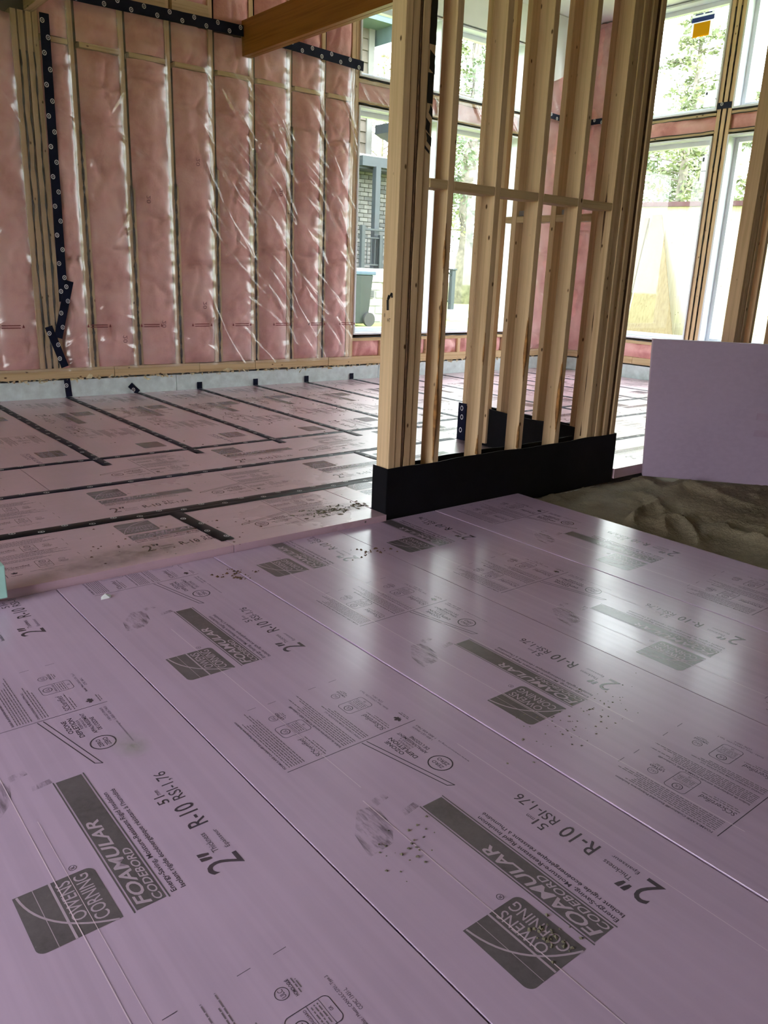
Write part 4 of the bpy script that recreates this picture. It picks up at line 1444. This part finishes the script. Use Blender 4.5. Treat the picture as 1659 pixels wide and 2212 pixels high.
wl1 = tag(empty('window_label', (XG, 5.35, 3.6)), 'blue and yellow maker label on the upper right window', 'label')
sheet_on_glass('backing', 5.24, 5.49, 3.65, 3.865, M['paper'], wl1)
sheet_on_glass('blue_band', 5.235, 5.495, 3.785, 3.83, M['labelblue'], wl1, .0015)
sheet_on_glass('yellow_panel', 5.275, 5.465, 3.64, 3.775, M['labelyellow'], wl1, .0015)
sheet_on_glass('blue_mark', 5.27, 5.35, 3.850, 3.862, M['labelblue'], wl1, .0015)
sheet_on_glass('blue_mark', 5.37, 5.46, 3.850, 3.862, M['labelblue'], wl1, .0015)
wl2 = tag(empty('window_label', (XG, 5.12, 2.95)), 'white printed label with a dark arrow low on the upper window', 'label')
sheet_on_glass('backing', 5.045, 5.225, 2.94, 3.10, M['paper'], wl2)
am = MB()
for pts in ([(5.085, 3.075), (5.065, 3.075), (5.068, 3.01), (5.085, 3.01)], [(5.095, 3.015), (5.055, 3.015), (5.077, 2.985)]):
    am.add([(XG - 0.0055, y, z) for y, z in pts], [tuple(range(len(pts)))])
child(am.build('arrow', M['labelink']), wl2)
sheet_on_glass('code_mark', 5.19, 5.212, 3.06, 3.085, M['labelink'], wl2, .0015)
wl3 = tag(empty('window_label', (XG, 5.1, 2.2)), 'white printed label near the mullion of the lower right window', 'label')
sheet_on_glass('backing', 5.045, 5.15, 2.18, 2.46, M['paper'], wl3)
sheet_on_glass('code_mark', 5.12, 5.14, 2.40, 2.44, M['labelink'], wl3, .0015)
sheet_on_glass('text_line', 5.06, 5.14, 2.30, 2.305, M['labelink'], wl3, .0015)

# ------------------------------------------------------------------ outside: neighbouring house
house = tag(empty('neighbour_house', (9.5, 14.2, 0.12)), 'neighbouring house with tan siding and grey brick seen through the first window', 'house')


def hb(n, x0, x1, y0, y1, z0, z1, mat, bevel=0.0):
    return child(boxo(n, x0, x1, y0, y1, z0, z1, mat, bevel=bevel), house)


HY = 14.1
hb('wall_core', 6.0, 10.85, HY + .06, 20, 0.12, 6.0, M['mortar'])
z = 3.44
while z < 5.75:
    o = MB(); L = 10.72 - 6.0
    o.add([(0, 0, 0), (L, 0, 0), (L, 0.03, .205), (0, 0.03, .205), (0, .06, 0), (L, .06, 0), (L, .06, .205), (0, .06, .205)], [(0, 1, 2, 3), (5, 4, 7, 6), (1, 5, 6, 2), (4, 0, 3, 7), (3, 2, 6, 7), (4, 5, 1, 0)])
    child(o.build('siding_board', M['siding'], loc=(6.0, HY, z)), house)
    z += 0.21
hb('corner_trim', 10.72, 10.86, HY - .02, HY + .1, 3.4, 5.8, M['siding_trim'])
hb('white_trim', 6.0, 11.6, HY - .1, HY + .06, 3.36, 3.43, M['concrete'])
# bricks seen beside the porch post
bm_full = MB(); bm_full.box(-.10, .10, 0, .05, 0, .07)
MEB = [bm_full.mesh('brick', M['brick']), bm_full.mesh('brick', M['brick2'])]
brng = random.Random(4)
for r in range(24):
    for c in range(9):
        x = 9.75 + c * 0.213 + (0.106 if r % 2 else 0)
        o = put('brick', MEB[1 if brng.random() < .3 else 0], None, (x, HY - .012 + brng.uniform(-.004, .004), 1.23 + r * 0.083))
        child(o, house)
hb('wall_core', 10.85, 11.75, HY + .06, 14.6, 1.2, 3.36, M['mortar'])
# roof overhang
hb('soffit', 5.5, 11.5, HY - .55, HY + 1.2, 5.72, 5.80, M['soffit'])
rf = MB(); rf.add([(10.95, HY - .5, 5.45), (11.6, HY - .5, 5.80), (11.6, HY - .5, 6.0), (10.85, HY - .5, 6.0), (10.95, HY + 6, 5.45), (11.6, HY + 6, 5.80), (11.6, HY + 6, 6.0), (10.85, HY + 6, 6.0)],
                  [(0, 1, 2, 3), (7, 6, 5, 4), (0, 4, 5, 1), (1, 5, 6, 2), (2, 6, 7, 3), (3, 7, 4, 0)])
child(rf.build('gable_return', M['soffit'], fixn=True), house)
# porch
sl = MB(); sl.add([(10.79, 13.4, 3.97), (11.9, 13.4, 3.62), (11.9, 13.4, 3.46), (10.79, 13.4, 3.80), (10.79, 13.9, 3.97), (11.9, 13.9, 3.62), (11.9, 13.9, 3.46), (10.79, 13.9, 3.80)],
                  [(0, 1, 2, 3), (7, 6, 5, 4), (0, 4, 5, 1), (1, 5, 6, 2), (2, 6, 7, 3), (3, 7, 4, 0)])
child(sl.build('porch_eave', M['slate'], fixn=True), house)
hb('porch_beam', 10.2, 11.9, 13.5, 13.62, 3.14, 3.32, M['slate'])
hb('porch_ceiling', 10.2, 11.9, 13.62, HY - .02, 3.10, 3.16, M['blackmetal'])
hb('porch_post', 10.50, 10.62, 13.44, 13.56, 1.20, 3.14, M['slate'])
hb('porch_slab', 9.6, 12.2, 13.3, HY + .06, 0.94, 1.20, M['concrete'])
hb('stone_base', 9.6, 12.2, 13.36, HY + .06, 0.12, 0.94, M['mortar'])
for r in range(5):
    for c in range(7):
        x0 = 9.65 + c * .36 + (.15 if r % 2 else 0)
        hb('stone', x0, x0 + brng.uniform(.26, .34), 13.335, 13.365, .15 + r * .158, .15 + r * .158 + brng.uniform(.12, .15), M['stone'], .008)
hb('vent', 10.30, 10.46, 13.32, 13.36, 0.62, 0.78, M['siding_trim'])
for k in range(4): hb('vent_louvre', 10.32, 10.44, 13.312, 13.325, .64 + k * .034, .655 + k * .034, M['slate'])
# porch railing
rail = tag(empty('porch_railing', (10.6, 13.36, 1.2)), 'black metal porch railing outside the first window', 'railing')


def rb(n, x0, x1, z0, z1, y0=13.33, y1=13.37): return child(boxo(n, x0, x1, y0, y1, z0, z1, M['blackmetal']), rail)


rb('rail', 10.14, 11.9, 1.93, 1.965); rb('rail', 10.14, 11.9, 1.78, 1.80); rb('rail', 10.14, 11.9, 1.26, 1.285)
rb('post', 10.09, 10.17, 1.20, 2.02, 13.31, 13.39); rb('post', 10.55, 10.62, 1.20, 1.85, 13.31, 13.39)
for k in range(16):
    x = 10.25 + k * 0.1
    rb('baluster', x, x + .014, 1.28, 1.79, 13.343, 13.357)
# wheeled bin
bn = tag(empty('wheeled_bin', (9.42, 12.7, 0.12)), 'grey green wheeled bin with a blue lid outside the first window', 'bin')
bb = MB(); bb.add([(-.24, -.24, .05), (.22, -.24, .05), (.22, .24, .05), (-.24, .24, .05), (-.29, -.29, .95), (.29, -.29, .95), (.29, .29, .95), (-.29, .29, .95)], [(0, 3, 2, 1), (4, 5, 6, 7), (0, 1, 5, 4), (1, 2, 6, 5), (2, 3, 7, 6), (3, 0, 4, 7)])
bb.build('body', M['bin'], bn, bevel=0.02)
lb = MB(); lb.box(-.32, .34, -.31, .31, .95, 1.02); lb.box(.27, .36, -.2, .2, .90, .95); lb.build('lid', M['binlid'], bn, bevel=0.015)
for y in (-.27, .27):
    wv = MB(); n = 20
    for k, yy in enumerate((-.03, .03)):
        for i in range(n): wv.v.append((.22 + .13 * math.cos(6.2832 * i / n), y + yy, .13 + .13 * math.sin(6.2832 * i / n)))
    wv.f += [tuple(range(n)), tuple(range(2 * n - 1, n - 1, -1))] + [(i, n + i, n + (i + 1) % n, (i + 1) % n) for i in range(n)]; wv.m += [0] * len(wv.f)
    wv.build('wheel', M['rubber'], bn, fixn=True)
# stair newel beyond
nw = tag(empty('stair_newel', (13.3, 14, 0.12)), 'dark stair newel with handrails on a concrete pier outside', 'post')
child(boxo('pier', 13.15, 13.45, 13.85, 14.15, 0.12, 0.36, M['concrete']), nw)
child(boxo('newel', 13.23, 13.34, 13.95, 14.06, 0.36, 1.24, M['slate'], bevel=.01), nw)
child(boxo('cap', 13.21, 13.36, 13.93, 14.08, 1.24, 1.28, M['slate'], bevel=.01), nw)
for zz in (1.12, .5):
    hr = MB(); hr.tube([(12.0, 13.95, zz + .75), (13.25, 14.0, zz)], .02, 6); child(hr.build('handrail', M['slate']), nw)
pv = tag(boxo('garden_path', 12.4, 17.5, 14.6, 15.8, 0.10, 0.135, M['concrete']), 'pale path crossing the lawn outside', 'path')

# ------------------------------------------------------------------ outside: plywood screen and sheets
shed = tag(empty('plywood_hoarding', (11.6, 7.0, 0.12)), 'pale plywood hoarding with a dull red top edge outside the right windows', 'hoarding')
for k in range(4):
    y0 = 4.6 + k * 1.22
    child(boxo('plywood_panel', 11.5, 11.52, y0, y0 + 1.214, 0.12, 2.20 + 0.035 * k, M['ply']), shed)
cp_ = MB(); cp_.add([(11.40, 4.4, 2.17), (11.60, 4.4, 2.17), (11.60, 4.4, 2.235), (11.40, 4.4, 2.235), (11.40, 9.6, 2.31), (11.60, 9.6, 2.31), (11.60, 9.6, 2.375), (11.40, 9.6, 2.375)],
                    [(0, 1, 2, 3), (7, 6, 5, 4), (0, 4, 5, 1), (1, 5, 6, 2), (2, 6, 7, 3), (3, 7, 4, 0)])
child(cp_.build('top_edge', M['redtrim'], fixn=True), shed)
child(boxo('red_panel', 11.45, 11.49, 7.95, 9.4, 0.12, 1.35, M['redtrim']), shed)


def leaning(name, y0b, y1b, y0t, y1t, ztop, label, th=0.018, xb=11.05, xt=11.46):
    m = MB()
    m.add([(xb, y0b, .12), (xb, y1b, .12), (xt, y1t, ztop), (xt, y0t, ztop), (xb + th, y0b, .12), (xb + th, y1b, .12), (xt + th, y1t, ztop), (xt + th, y0t, ztop)],
          [(0, 1, 2, 3), (7, 6, 5, 4), (0, 4, 5, 1), (1, 5, 6, 2), (2, 6, 7, 3), (3, 7, 4, 0)])
    b = Vector((xb, (y0b + y1b) / 2, .12))
    m.v = [tuple(Vector(v) - b) for v in m.v]
    o = m.build(name, M['offcut'], loc=b, fixn=True)
    return tag(o, label, 'plywood')


leaning('plywood_offcut', 6.72, 7.66, 7.50, 7.66, 2.14, 'tapered plywood offcut leaning on the hoarding')
leaning('plywood_strip', 7.70, 7.84, 7.72, 7.80, 2.1, 'narrow plywood strip leaning left of the tapered offcut', .04)


# ------------------------------------------------------------------ trees
def tree(name, x, y, h, r, mat, label, seed, nb=34, droop=0.35, start=0.25, leafs=60, size=0.16, trunk_r=0.18, lean=0.0):
    rg = random.Random(seed)
    root = tag(empty(name, (x, y, 0.12)), label, 'tree', 'trees outside the windows')
    t = MB()
    pts = [(lean * (i / 8) ** 2 * h + .05 * math.sin(i * 1.7 + seed), .05 * math.cos(i * 1.3 + seed), h * i / 8 - .05) for i in range(9)]
    t.tube(pts, [trunk_r * (1 - .92 * i / 8) + .01 for i in range(9)], 8)
    br = MB(); fo = MB()
    for b in range(nb):
        f = start + (1 - start) * (b + rg.random()) / nb
        z = h * min(f, .985)
        L = r * (1 - f) ** 0.75 * rg.uniform(.6, 1.15) / (1 - start) ** .75 + .12
        an = rg.uniform(0, 6.283)
        ox = lean * f * f * h
        p = Vector((ox, 0, z)); q = p + Vector((math.cos(an) * L, math.sin(an) * L, -droop * L * rg.uniform(.3, 1.2) + .12 * L))
        mid = p.lerp(q, .5) + Vector((0, 0, .10 * L))
        br.tube([p, mid, q], [.03 * (1 - f) + .012, .018 * (1 - f) + .008, .004], 4)
        for k in range(leafs * 2):
            s = rg.random() ** .7
            c = (p.lerp(mid, s * 2) if s < .5 else mid.lerp(q, s * 2 - 1)) + Vector((rg.gauss(0, .10 * L), rg.gauss(0, .10 * L), rg.gauss(-.04 * L, .08 * L)))
            sz = size * 0.5 * rg.uniform(.5, 1.3)
            d1 = Vector((rg.gauss(0, 1), rg.gauss(0, 1), rg.gauss(-.3, .6))).normalized() * sz
            d2 = d1.cross(Vector((rg.gauss(0, 1), rg.gauss(0, 1), rg.gauss(0, 1)))).normalized() * sz * .45
            fo.add([c - d1, c + d2, c + d1, c - d2], [(0, 1, 2, 3)])
    t.build('trunk', M['trunk'], root, smooth=True)
    br.build('branches', M['trunk'], root)
    fo.build('foliage', mat, root)
    return root


tree('conifer', 22.0, 22.6, 13.5, 3.2, M['leafB'], 'grey trunked conifer seen between the partition studs', 1, nb=70, start=.16, leafs=42, size=.22, trunk_r=.42)
tree('conifer', 24.5, 26.5, 11.5, 2.8, M['leafA'], 'conifer standing farther back right of the grey trunked one', 2, nb=60, leafs=40, size=.22, trunk_r=.3)
tree('conifer', 20.6, 23.5, 10.0, 2.0, M['leafC'], 'thin yellowish tree left of the grey trunked conifer', 12, nb=44, leafs=26, size=.16, trunk_r=.2, start=.1)
tree('conifer', 20.0, 12.6, 8.3, 2.3, M['leafA'], 'tall open conifer in the centre of the upper right window', 3, nb=70, start=.10, leafs=40, size=.15, droop=.1)
tree('conifer', 19.5, 14.4, 7.2, 1.9, M['leafB'], 'conifer left in the upper right window', 4, nb=60, start=.10, leafs=40, size=.15)
tree('conifer', 22.5, 13.6, 6.4, 2.2, M['leafA'], 'dense conifer above the plywood hoarding', 5, nb=70, start=.08, leafs=56, size=.17)
tree('conifer', 21.5, 11.0, 5.4, 1.8, M['leafC'], 'yellowish conifer right above the hoarding beside the mullion', 6, nb=55, start=.08, leafs=40, size=.15)
tree('conifer', 18.5, 9.5, 6.4, 1.8, M['leafA'], 'conifer seen through the window at the right picture edge', 7, nb=50, start=.10, leafs=40, size=.15)
tree('conifer', 24.0, 17.0, 7.0, 2.4, M['leafC'], 'broad conifer behind the post at the left of the right windows', 8, nb=60, start=.08, leafs=44, size=.18)
tree('bare_tree', 17.0, 21.5, 7.5, 2.6, M['leafC'], 'thin branched tree beyond the roof of the neighbouring house', 9, nb=46, start=.3, leafs=9, size=.10, droop=-.3, trunk_r=.1)
